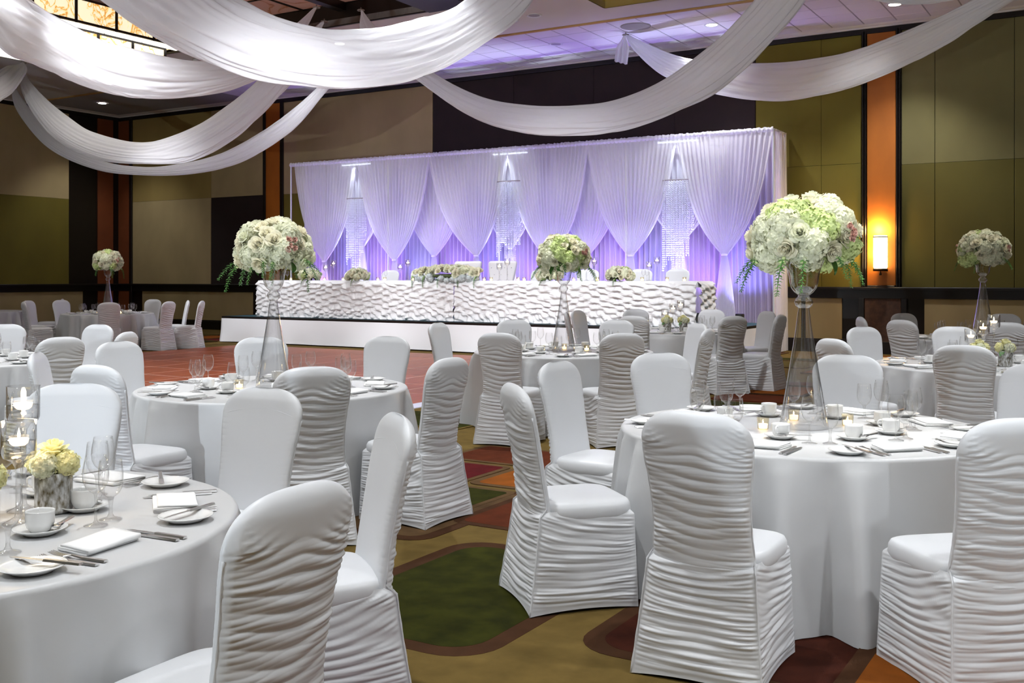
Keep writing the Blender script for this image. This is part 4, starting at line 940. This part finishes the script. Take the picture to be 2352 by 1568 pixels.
def bouquet(name, label, loc, rx, rz, seed, nf=50, sprigs=9, rot=0, sz=1.0, greens=.28, lowest=-.55, pinks=True, group=None):
    """domed bouquet: loc is the dome's centre"""
    rs = random.Random(seed); t = thing(name, label, 'flowers', loc, rot, group)
    ob('foliage', CORES, t, (0, 0, 0.02 * rz), (0, 0, 0), (rx * .78, rx * .78, rz * (.75 if lowest < -.3 else .5)))
    for k in range(nf):
        zc = 1 - (k + .5) / nf * (1 - lowest); r = math.sqrt(max(0, 1 - zc * zc)); th = k * 2.39996 + rs.uniform(-.12, .12)
        n = Vector((r * math.cos(th), r * math.sin(th), zc)); lump = rs.uniform(.9, 1.06)
        p = Vector((n.x * rx * lump, n.y * rx * lump, n.z * rz * lump)); nn = Vector((n.x / rx, n.y / rx, n.z / rz))
        x = rs.random()
        if x < .42:
            g = rs.random(); me_ = HYD['g'] if g < greens * 1.3 else HYD['w']
            flower(t, 'hydrangea', me_, p * .86, nn, sz * rs.uniform(.075, .092), rs)
        else:
            me_ = ROSE['c'] if rs.random() < .6 else ROSE['w']
            flower(t, 'rose', me_, p * 1.02, nn, sz * rs.uniform(.052, .066), rs)
    if pinks:
        for cth in (-.95, 2.2):
            for k in range(5):
                n = Vector((math.cos(cth + rs.uniform(-.16, .16)), math.sin(cth + rs.uniform(-.16, .16)), rs.uniform(-.02, .3))).normalized()
                flower(t, 'spray_rose', ROSE['p'], (n.x * rx * 1.2, n.y * rx * 1.2, n.z * rz * 1.2), n, .023, rs)
    for k in range(sprigs):
        th = 2 * math.pi * k / sprigs + rs.uniform(-.3, .3); s_ = rs.uniform(.75, 1.15) * sz
        o = ob('greenery_sprig', None, t, (math.cos(th) * rx * .74, math.sin(th) * rx * .74, -.36 * rz), (rs.uniform(-.2, .2), rs.uniform(-.5, .25), th), s_)
        for nm, m_ in SPRIGS[k % 2]: ob(nm, m_, o)
    for k in range(7):
        th = rs.uniform(0, 6.28); n = Vector((math.cos(th), math.sin(th), -.25))
        flower(t, 'leaf', LEAFM, (n.x * rx * .6, n.y * rx * .6, lowest * rz * .8), n + Vector((0, 0, .8)), .06 * sz, rs)
    return t
VASE_OUT = [(.118, .0), (.122, .004), (.112, .06), (.093, .17), (.073, .29), (.055, .40), (.041, .49), (.033, .55), (.028, .585), (.027, .60)]
VASE_KNOB = [(.027, .60), (.040, .612), (.046, .628), (.041, .645), (.030, .655), (.028, .665)]
VASE_BOWL = [(.028, .665), (.045, .678), (.062, .70), (.070, .728), (.074, .76), (.084, .80), (.100, .835), (.106, .84)]
VASE = [('flared_base', me('vase_base', lathe(VASE_OUT, 40, False), M_VASE)), ('knop', me('vase_knop', lathe(VASE_KNOB, 32, False), M_VASE)), ('bowl', me('vase_bowl', lathe(VASE_BOWL, 40, False), M_VASE))]
for T, lab, s, seed in (('T1', 'right foreground', 1.0, 5), ('T3', 'middle-left', 1.0, 9), ('T4', 'centre', 1.02, 12), ('T6', 'far-left', 1.15, 15), ('T10', 'right rear', 1.15, 19)):
    c = TB[T]
    place(VASE, 'trumpet_vase', f'tall clear glass trumpet vase on the {TNAME[T]}', 'vase', (c[0], c[1], TH + .001), 0, 'tall trumpet vases', s)
    bouquet('flower_bouquet', f'domed white and green bouquet atop the vase of the {TNAME[T]}', (c[0], c[1], TH + .92 * s + .025), .235 * s, .195 * s, seed, 52, 11 if T in ('T1', 'T3', 'T4') else 5, random.uniform(0, .4), s, group='tall vase bouquets')

# ------------------------------------------------------------------ candles and posies
v, f = lathe([(.0005, 0), (.0035, .003), (.0055, .010), (.0045, .020), (.0022, .032), (.0003, .042)], 10); FLAME = mesh('flame', [(x * .85, y * .85, z * .72) for x, y, z in v], f, M_FLAME); FLAMES = mesh('small_flame', [(x * .6, y * .6, z * .5) for x, y, z in v], f, M_FLAME)
v, f = lathe([(.001, 0), (.018, .001), (.026, .008), (.029, .020), (.028, .022), (.010, .021), (.001, .020)], 20, False); FLOATM = mesh('floating_candle_wax', v, f, M_WAX)
WICK = me('wick', lathe([(.0008, 0), (.0008, .006)], 6), M_BRONZE)
def candle_holder(x, y, z, h, label, group, s=1.0):
    """stemmed glass cup of water with a floating candle; h = height of the cup's foot"""
    st = me('holder_stem', lathe([(.05, 0), (.052, .002), (.03, .007), (.013, .018), (.010, .03), (.0095, h - .06), (.012, h - .03), (.022, h - .012), (.045, h)], 20, False), M_STEM)
    bw = me('holder_cup', lathe([(.045, h), (.050, h + .012), (.0505, h + .06), (.0505, h + .112), (.0515, h + .1125)], 28, False), M_CUPGLASS)
    wt = me('holder_water', lathe([(.046, h + .008), (.0488, h + .014), (.049, h + .050), (.001, h + .050)], 24, True), M_WATER)
    place([('stem', st), ('cup', bw), ('water', wt)], 'candle_holder', label, 'candle holder', (x, y, z), 0, group, s)
    place([('wax', FLOATM), ('wick', WICK, (0, 0, .021)), ('flame', FLAME, (0, 0, .024))], 'floating_candle', label.replace('stemmed glass holder', "holder's lit floating candle"), 'candle', (x, y, z + (h + .036) * s), 0, 'floating candles', s)
def votive(x, y, z, label, s=1.0):
    g = me('votive_cup', lathe([(.024, 0), (.026, .002), (.030, .055), (.0305, .058)], 20), M_VOTIVE)
    place(g, 'votive_holder', 'frosted votive glass ' + label, 'votive', (x, y, z), 0, 'votive glasses', s)
    w = me('votive_wax', lathe([(.001, .003), (.021, .003), (.023, .026), (.001, .025)], 16, False), M_WAX)
    place([('wax', w), ('flame', FLAMES, (0, 0, .026))], 'tealight', 'small lit tealight in the votive ' + label, 'candle', (x, y, z), 0, 'tealights', s)
MERC = me('mercury_vase', lathe([(.05, 0), (.056, .003), (.057, .012), (.057, .128), (.0555, .130), (.054, .126), (.054, .06)], 28), M_MERCURY)
def posy(x, y, z, label, seed, col='y'):
    place(MERC, 'mercury_vase', f'speckled mercury glass vase {label}', 'vase', (x, y, z), 0, 'mercury glass vases')
    rs = random.Random(seed); t = thing('flower_posy', f'low pale posy {label}', 'flowers', (x, y, z + .135), 0, 'table posies')
    ob('foliage', CORES, t, (0, 0, .0), (0, 0, 0), (.048, .048, .035))
    for k in range(4):
        th = k * 1.57 + rs.uniform(-.3, .3); n = Vector((math.cos(th), math.sin(th), .55))
        flower(t, 'hydrangea', HYD['y' if k % 2 == 0 else 'w'], (n.x * .042, n.y * .042, .022), n, .045, rs)
    flower(t, 'rose', ROSE['y'], (.0, .0, .062), (.05, -.15, 1), .050, rs)
    flower(t, 'leaf', LEAFM, (-.03, -.03, .0), (-.4, -.5, .8), .042, rs)
def tbl(T, dx, dy): return TB[T][0] + dx, TB[T][1] + dy, TH + .0015
for dx, dy, h, lab in ((.272, .0, .20, 'shorter stemmed glass holder beside the mercury vase on the left foreground table'), (.205, .17, .29, 'tallest stemmed glass holder at the left edge of the foreground table'), (.02, .02, .24, 'stemmed glass holder at the heart of the left foreground table')):
    candle_holder(*tbl('T2', dx, dy), h, lab, 'candle holders'); 
lamp('candle_glow', 'POINT', Vector((*tbl('T2', .25, .08)[:2], 1.08)), 1.6, (1, .72, .4), radius=.03)
posy(*tbl('T2', .315, .145), 'fully in view on the left foreground table', 3); posy(*tbl('T2', .20, -.10), 'cut by the left edge on the foreground table', 4, 'w')
posy(*tbl('T2', -.1, -.12), 'on the hidden side of the left foreground table', 6)
for T, nm in (('T5', 'the candle table near the stage'), ('T9', 'the candle table at the right edge')):
    for k, (dx, dy, h, q) in enumerate(((-.13, -.03, .20, 'shortest'), (-.01, .0, .27, 'middle'), (.105, .05, .32, 'tallest'))): candle_holder(*tbl(T, dx, dy), h, f'{q} stemmed glass holder on {nm}', 'candle holders')
    posy(*tbl(T, -.12, -.17), f'left of the candles on {nm}', 7); posy(*tbl(T, .11, -.15), f'right of the candles on {nm}', 8, 'w')
for T, nm in (('T1', 'right foreground table'), ('T3', 'middle-left vase table'), ('T4', 'centre vase table'), ('T6', 'far-left vase table'), ('T10', 'right rear vase table')):
    for dx, dy, q in ((-.22, -.06, 'left of the vase'), (.24, .06, 'right of the vase'), (.02, .26, 'behind the vase')): votive(*tbl(T, dx, dy), f'{q} on the {nm}')
ORD = 'first second third fourth fifth sixth seventh eighth ninth tenth eleventh twelfth thirteenth fourteenth fifteenth sixteenth'.split()
# head table dressing
def hd(px, b=2.5): b += .84; return R(a_at(px, b), b, HZT + .002)
for px, w, h, nm, seed in ((712, .26, .15, 'round cream posy at the left end of the head table', 41), (822, .27, .15, 'round cream posy second from the left on the head table', 42), (1262, .27, .15, 'round cream posy half hidden behind the centre bouquet', 43), (1424, .28, .15, 'round cream posy at the right part of the head table', 44)):
    p = hd(px, 2.72); bouquet('table_posy', nm, p + Vector((0, 0, .09)), w * .9, h, seed, 40, 3, 0, .95, .05, -.25, False, 'posies on the head table')
p = hd(1030, 2.75); t = thing('floral_runner', 'long low cream rose arrangement before the tufted chairs', 'flowers', p + Vector((0, 0, .12)), -ANG)
rs = random.Random(77); ob('foliage', CORES, t, (0, 0, -.03), (0, 0, 0), (.62, .13, .05))
for k in range(120):
    x = rs.uniform(-1, 1); n = Vector((x * .25, rs.uniform(-1, .7), rs.uniform(-.35, 1))).normalized(); kk = math.sqrt(max(.1, 1 - x * x * .8))
    low = n.z < .05
    flower(t, 'dusty_leaf_cluster' if low else 'rose', HYD['s'] if low else (ROSE['w'] if rs.random() < .5 else ROSE['c']), (x * .80, n.y * .22 * kk, n.z * .17 * kk - (.04 if low else 0)), n, .075 if low else rs.uniform(.066, .085), rs)
for k, x in enumerate((-.8, -.5, -.1, .35, .8)):
    o = ob('greenery_sprig', None, t, (x, -.15, -.02), (0, .3, -1.57 + rs.uniform(-.6, .6)), 1.1)
    for nm, m_ in SPRIGS[k % 2]: ob(nm, m_, o)
prs = [(757, 'left end'), (928, 'left of the long arrangement'), (1156, 'before the right tufted chair'), (1356, 'right of the centre bouquet'), (1500, 'right end')]
for px, nm in prs:
    for k, (dp, h) in enumerate(((-9, .20), (9, .28))):
        q = hd(px + dp, 2.45); candle_holder(q.x, q.y, q.z, h, f'{"shorter" if k == 0 else "taller"} stemmed glass holder on the head table, {nm}', 'candle holders', 1.15)
for k, px in enumerate((668, 745, 788, 868, 884, 948, 962, 1112, 1128, 1190, 1204, 1318, 1372, 1475, 1532, 1572)):
    q = hd(px, 2.74); votive(q.x, q.y, q.z, f'on the head table, {ORD[k]} from the left', 1.2)
for k, px in enumerate((652, 660, 876, 886, 1396, 1404, 1478, 1486)):
    q = hd(px, 2.35); place(WINE, 'wine_glass', f'wine glass on the head table, {ORD[k]} from the left', 'glass', q, 0, 'wine glasses')
# chairs at the head table
for px, nm in ((797, 'leftmost'), (884, 'second from left'), (952, 'left of the tufted chairs'), (1232, 'behind the centre bouquet'), (1340, 'right of the centre bouquet'), (1462, 'second from right'), (1547, 'rightmost')):
    p = R(a_at(px, 2.2), 2.28, SZ); chair_n[0] += 1
    place(CHAIRS[chair_n[0] % 3], 'banquet_chair', f'smooth white chair behind the head table, {nm}', 'chair', p, -ANG + math.pi, 'chairs behind the head table', (1.18, 1, 1.06))
def throne():
    nv, nu = 40, 72; P = np.zeros((nv, nu, 3)); ph = np.linspace(0, 2 * np.pi, nu, endpoint=False)
    cx_ = np.sign(np.cos(ph)) * np.abs(np.cos(ph)) ** .22; sy_ = np.sign(np.sin(ph)) * np.abs(np.sin(ph)) ** .5
    zs = np.concatenate([np.linspace(.42, 1.20, 33), 1.20 + .06 * np.sin(np.linspace(0, np.pi / 2, 8))[1:]])
    for j, z in enumerate(zs):
        w = np.interp(z, [.42, .7, 1.0, 1.2, 1.3], [.25, .26, .33, .36, .36]); k = 1 if z < 1.2 else math.sqrt(max(1 - ((z - 1.2) / .0605) ** 2, .002))
        P[j, :, 0] = (w - .06 * (1 - k)) * cx_; P[j, :, 1] = -.24 - .10 * (z - .42) + .06 * (.35 + .65 * k) * sy_ * (1 - .25 * np.abs(cx_) ** 3); P[j, :, 2] = z
    bk = gmesh('throne_back', P, M_LEATHER, True)
    bt = lathe([(.001, .008), (.006, .006), (.009, 0)], 10, False); btn = []
    for r_ in range(4):
        for c_ in range(3 + r_ % 2):
            n_ = 3 + r_ % 2; x = (c_ - (n_ - 1) / 2) * .17; z = .66 + r_ * .15
            btn.append(xf(bt, M=Matrix.Translation((x, -.24 - .10 * (z - .42) + .056, z)) @ Matrix.Rotation(-math.pi / 2, 4, 'X')))
    seat = mesh('throne_seat', *bbox_vf(-.27, .27, -.2, .28, .28, .47, .04), M_LEATHER); legs = [me('throne_leg', bar(0, .28, .03, .02, 0, 0, .04), M_LEATHER, False)]
    lg = me('throne_leg', lathe([(.018, 0), (.03, .28)], 10), M_BRONZE)
    return [('backrest', bk, (0, 0, 0), [('tufting_buttons', mesh('throne_buttons', *merge(*btn), M_CRYSTALBTN))]), ('seat', seat)] + [('leg', lg, (x, y, 0)) for x in (-.22, .22) for y in (-.15, .23)]
TH_ = throne()
for px, nm in ((1064, 'left'), (1144, 'right')):
    place(TH_, 'tufted_chair', f'{nm} white tufted leather chair behind the head table', 'chair', R(a_at(px, 2.1), 2.22, SZ), -ANG + math.pi, 'tufted chairs of honour', (1, 1, 1.0))

# ------------------------------------------------------------------ ceiling swags of sheer fabric
def swag(label, ctrl, hookL, hookR, seed, thick=.34, nfold=(9, 14, 23), N=150, M_=120, group='ceiling swags'):
    """ctrl rows: (upper px, upper py, lower px, lower py, depth); hooks: (px, py, depth or None) on the ceiling"""
    rows = []
    def hook(h):
        Y = h[2] if len(h) > 2 else F * (CEIL - .03 - CAMZ) / (HZ - h[1]); return unproj(h[0], h[1], Y)
    U = []; Lw = []
    if hookL: p = hook(hookL); U.append(p + Vector((0, 0, .02))); Lw.append(p - Vector((0, 0, .04)))
    for ux, uy, lx, ly, Y in ctrl: U.append(unproj(ux, uy, Y + .06)); Lw.append(unproj(lx, ly, Y - .06))
    if hookR: p = hook(hookR); U.append(p + Vector((0, 0, .02))); Lw.append(p - Vector((0, 0, .04)))
    U = catmull(U, N); Lw = catmull(Lw, N); Cn = (U + Lw) / 2; V = (U - Lw) / 2
    T = np.gradient(Cn, axis=0); T /= np.linalg.norm(T, axis=1)[:, None]
    Wd = np.cross(T, V); Wd /= np.linalg.norm(Wd, axis=1)[:, None] + 1e-9; hwid = np.linalg.norm(V, axis=1)
    nz1, nz2 = Noise(seed), Noise(seed + 1); ph = np.linspace(0, 2 * np.pi, M_, endpoint=False); s = np.linspace(0, 1, N)
    P = np.zeros((N, M_, 3))
    for i in range(N):
        fold = 0
        for k, nf in enumerate(nfold):
            q = ph + .9 * (nz1(np.cos(ph) * 1.5 + 4 + k, s[i] * 5 + np.sin(ph)) - .5) + .25 * np.sin(s[i] * 5 + k)
            fold = fold + (.5 + .5 * np.cos(nf * q + 6 * nz2(s[i] * 2.5, k * 3.1))) ** 1.4 * (.13, .10, .06)[k]
        rr = 1 - fold * 1.0 + .12
        cv = np.cos(ph); sv = np.sin(ph)
        P[i] = Cn[i] + np.outer(rr * cv, V[i]) + np.outer(rr * sv * thick * hwid[i], Wd[i])
    t = thing('ceiling_swag', label, 'fabric swag', tuple(Cn[N // 2]), 0, group)
    P = P - Cn[N // 2]
    ob('fabric', gmesh('swag_fabric', P, M_SWAG, True), t)
    for h in (hookL, hookR):
        if h:
            p = hook(h) - Vector(Cn[N // 2]); ob('ceiling_hook', mesh('ceiling_hook', *merge(tube([p + Vector((0, 0, .03)), p + Vector((0, 0, -.05))], .012, 8), tube([p + Vector((.06 * math.cos(q * .6), .06 * math.sin(q * .6), -.02)) for q in range(11)], .012, 6)), M_GREYMETAL), t)
    return t, P, Cn
swag('front swag crossing the upper left corner, below the onyx lantern', [(10, -45, -10, 98, 15.6), (110, 32, 85, 150, 16.2), (230, 92, 205, 198, 16.8), (350, 128, 325, 222, 17.3), (470, 142, 450, 219, 17.8), (560, 130, 570, 190, 18.2), (650, 80, 668, 120, 18.5)], (-160, -150), (727, 15, 18.9), 1)
swag('widest front swag dipping at the top centre left', [(430, -60, 190, -50, 14.9), (540, 0, 330, 65, 15.0), (620, 40, 455, 130, 15.1), (715, 66, 600, 180, 15.2), (800, 73, 760, 197, 15.2), (900, 62, 900, 190, 15.3), (1000, 38, 1005, 158, 15.4), (1080, -2, 1110, 95, 15.5), (1150, -50, 1200, 30, 15.6)], (170, -190), (1290, -110), 5)
swag('centre swag dipping lowest before the dark wall panels', [(870, 70, 840, 95, 19.0), (985, 162, 968, 190, 18.8), (1100, 222, 1088, 270, 18.5), (1210, 242, 1200, 303, 18.2), (1320, 244, 1310, 310, 17.9), (1420, 230, 1425, 298, 17.6), (1530, 180, 1545, 258, 17.2), (1640, 98, 1660, 198, 16.8), (1720, 20, 1765, 100, 16.4), (1780, -50, 1845, 5, 16.1)], (829, 21, 19.1), (1900, -115), 9)
swag('right swag running from a tile hook to the top right corner', [(1475, 96, 1462, 120, 20.9), (1550, 128, 1535, 178, 20.4), (1650, 145, 1650, 214, 19.7), (1780, 148, 1780, 230, 19.0), (1900, 134, 1912, 212, 18.3), (2020, 98, 2042, 165, 17.7), (2130, 52, 2165, 105, 17.1), (2240, -2, 2310, 12, 16.5), (2330, -55, 2400, -45, 16.0)], (1437, 78), (2450, -110), 13)
swag('pinkish swag dipping at the left before the back corner', [(75, 195, 52, 215, 23.6), (150, 265, 122, 312, 23.1), (230, 310, 218, 362, 22.6), (330, 328, 330, 376, 22.0), (420, 306, 440, 368, 21.5), (510, 255, 542, 312, 21.0), (580, 200, 627, 235, 20.5), (640, 135, 690, 160, 20.2)], (50, 152), (745, 47), 17)
swag('lower narrow swag behind the pinkish one at the left', [(52, 228, 36, 248, 25.2), (130, 318, 108, 336, 24.4), (230, 368, 218, 388, 23.7), (330, 384, 330, 402, 23.1), (430, 374, 442, 398, 22.5), (530, 344, 552, 372, 22.0), (640, 278, 662, 306, 21.4), (728, 203, 742, 218, 21.0), (790, 130, 800, 142, 20.7)], (30, 188), (850, 62), 21)
swag('short swag end leaving the frame at the far left', [(36, 150, 62, 162, 23.4), (15, 155, 38, 200, 23.0), (-10, 170, 0, 232, 22.5), (-60, 205, -60, 275, 22.0), (-150, 250, -150, 310, 21.0), (-260, 230, -260, 290, 20.0), (-340, 150, -350, 190, 19.0)], (55, 142), (-400, 60), 25)
swag('swag just peeking in at the upper right edge', [(1980, -60, 1965, -20, 15.6), (2100, -40, 2100, 8, 15.6), (2220, -60, 2235, -20, 15.6)], (1910, -118), (2300, -118), 29)
# knotted tail at the tile hook
p = unproj(1437, 82, F * (CEIL - .05 - CAMZ) / (HZ - 78)); nu, nv = 30, 14; u = np.linspace(-1, 1, nu)[None, :]; v = np.linspace(0, 1, nv)[:, None]
P = np.zeros((nv, nu, 3)); wv = .03 + .10 * ss(v, 0, .5); P[:, :, 0] = -.02 - .08 * v + wv * u; P[:, :, 1] = .03 * np.cos(u * 9) * (.3 + v) + 0 * v; P[:, :, 2] = -.55 * v * (1 + .06 * u) + 0 * u
tag(ob('fabric_tail', gmesh('fabric_tail', P, M_SWAG), None, p), 'short gathered fabric tail hanging from the tile hook', 'fabric swag')

# ------------------------------------------------------------------ added ceiling wash spots, put in to brighten head table and backdrop
v, f = lathe([(.07, 0), (.075, .01), (.075, .16), (.04, .18)], 16); WASHC = mesh('added_wash_can', v, f, M_WHITEMETAL)
for k, (a, b, a2) in enumerate(((-17.5, 12.4, -17.2), (-14.2, 12.4, -14.6), (-9.6, 15.0, -12.0), (-5.2, 12.6, -9.6), (-2.5, 11.0, -7.2))):
    p = R(a, b, CEIL - .185); t = thing('added_wash_light', f'added white ceiling wash light aimed at the stage, {ORD[k]} from the left', 'spotlight', p, 0, 'added stage wash lights'); ob('can', WASHC, t)
    lamp('added_wash_lamp', 'SPOT', p - Vector((0, 0, .03)), 2200, (.93, .95, 1.0), R(a2, 3.2, 1.1), .45, 32, .8, parent=t)
for k, (a, b) in enumerate(((-18.2, 4.75), (-15.6, 4.75), (-13.0, 4.75), (-9.9, 4.6))):
    p = R(a, b, CEIL - .185); t = thing('added_wash_light', f'added white ceiling wash light close above the stage front, {ORD[k]} from the left', 'spotlight', p, 0, 'added stage wash lights'); ob('can', WASHC, t)
    lamp('added_wash_lamp', 'SPOT', p - Vector((0, 0, .03)), 330, (.95, .96, 1.0), R(a + .3, 1.4, 1.8), .1, 70, .9, parent=t)
# fill lights added on the floor out of view to lighten swags and ceiling
for k, (a, b, e) in enumerate(((-4.5, 24.5, 1.0), (3.5, 24.0, 1.0), (-14.0, 22.0, 1.2), (8.5, 14.0, .6))):
    p = R(a, b, 0); t = thing('added_floor_fill', 'added black fill light on the floor outside the view', 'added fill light', p, 0, 'added floor fill lights outside the view'); ob('can', PARC, t); ob('lens', PARL2, t)
    lamp('added_floor_fill_lamp', 'SPOT', p + Vector((0, 0, .2)), 1500 * e, (.80, .90, 1.0), R(a, b - 6, CEIL), .08, 120, .8, parent=t)

# ------------------------------------------------------------------ pin spots over the vase tables
v, f = lathe([(.05, 0), (.055, .01), (.055, .16), (.03, .18)], 16); PINC = mesh('pin_can', v, f, M_PAR)
for T, e in (('T1', 1.0), ('T3', .45), ('T4', .55), ('T6', .9), ('T10', .55), ('T5', .35)):
    c = TB[T]; d = (Vector((c[0], c[1])) * .985); p = Vector((c[0] * .985 + .35, c[1] * .985 - .55, CEIL - .17))
    t = thing('pin_spot', f'small black ceiling pin spot aimed at the {TNAME[T]}', 'spotlight', p, 0, 'ceiling pin spots'); ob('can', PINC, t)
    lamp('pin_spot_lamp', 'SPOT', p - Vector((0, 0, .03)), 640 * e, (1.0, .97, .92), (c[0], c[1], 1.0), .05, 22, .8, parent=t)
# small glowing surfaces are seen directly; the lamps beside them carry their light
for m_ in bpy.data.materials:
    if m_.name not in ('lit_frosted_panel', 'lit_onyx_glass'):
        m_.cycles.emission_sampling = 'NONE'
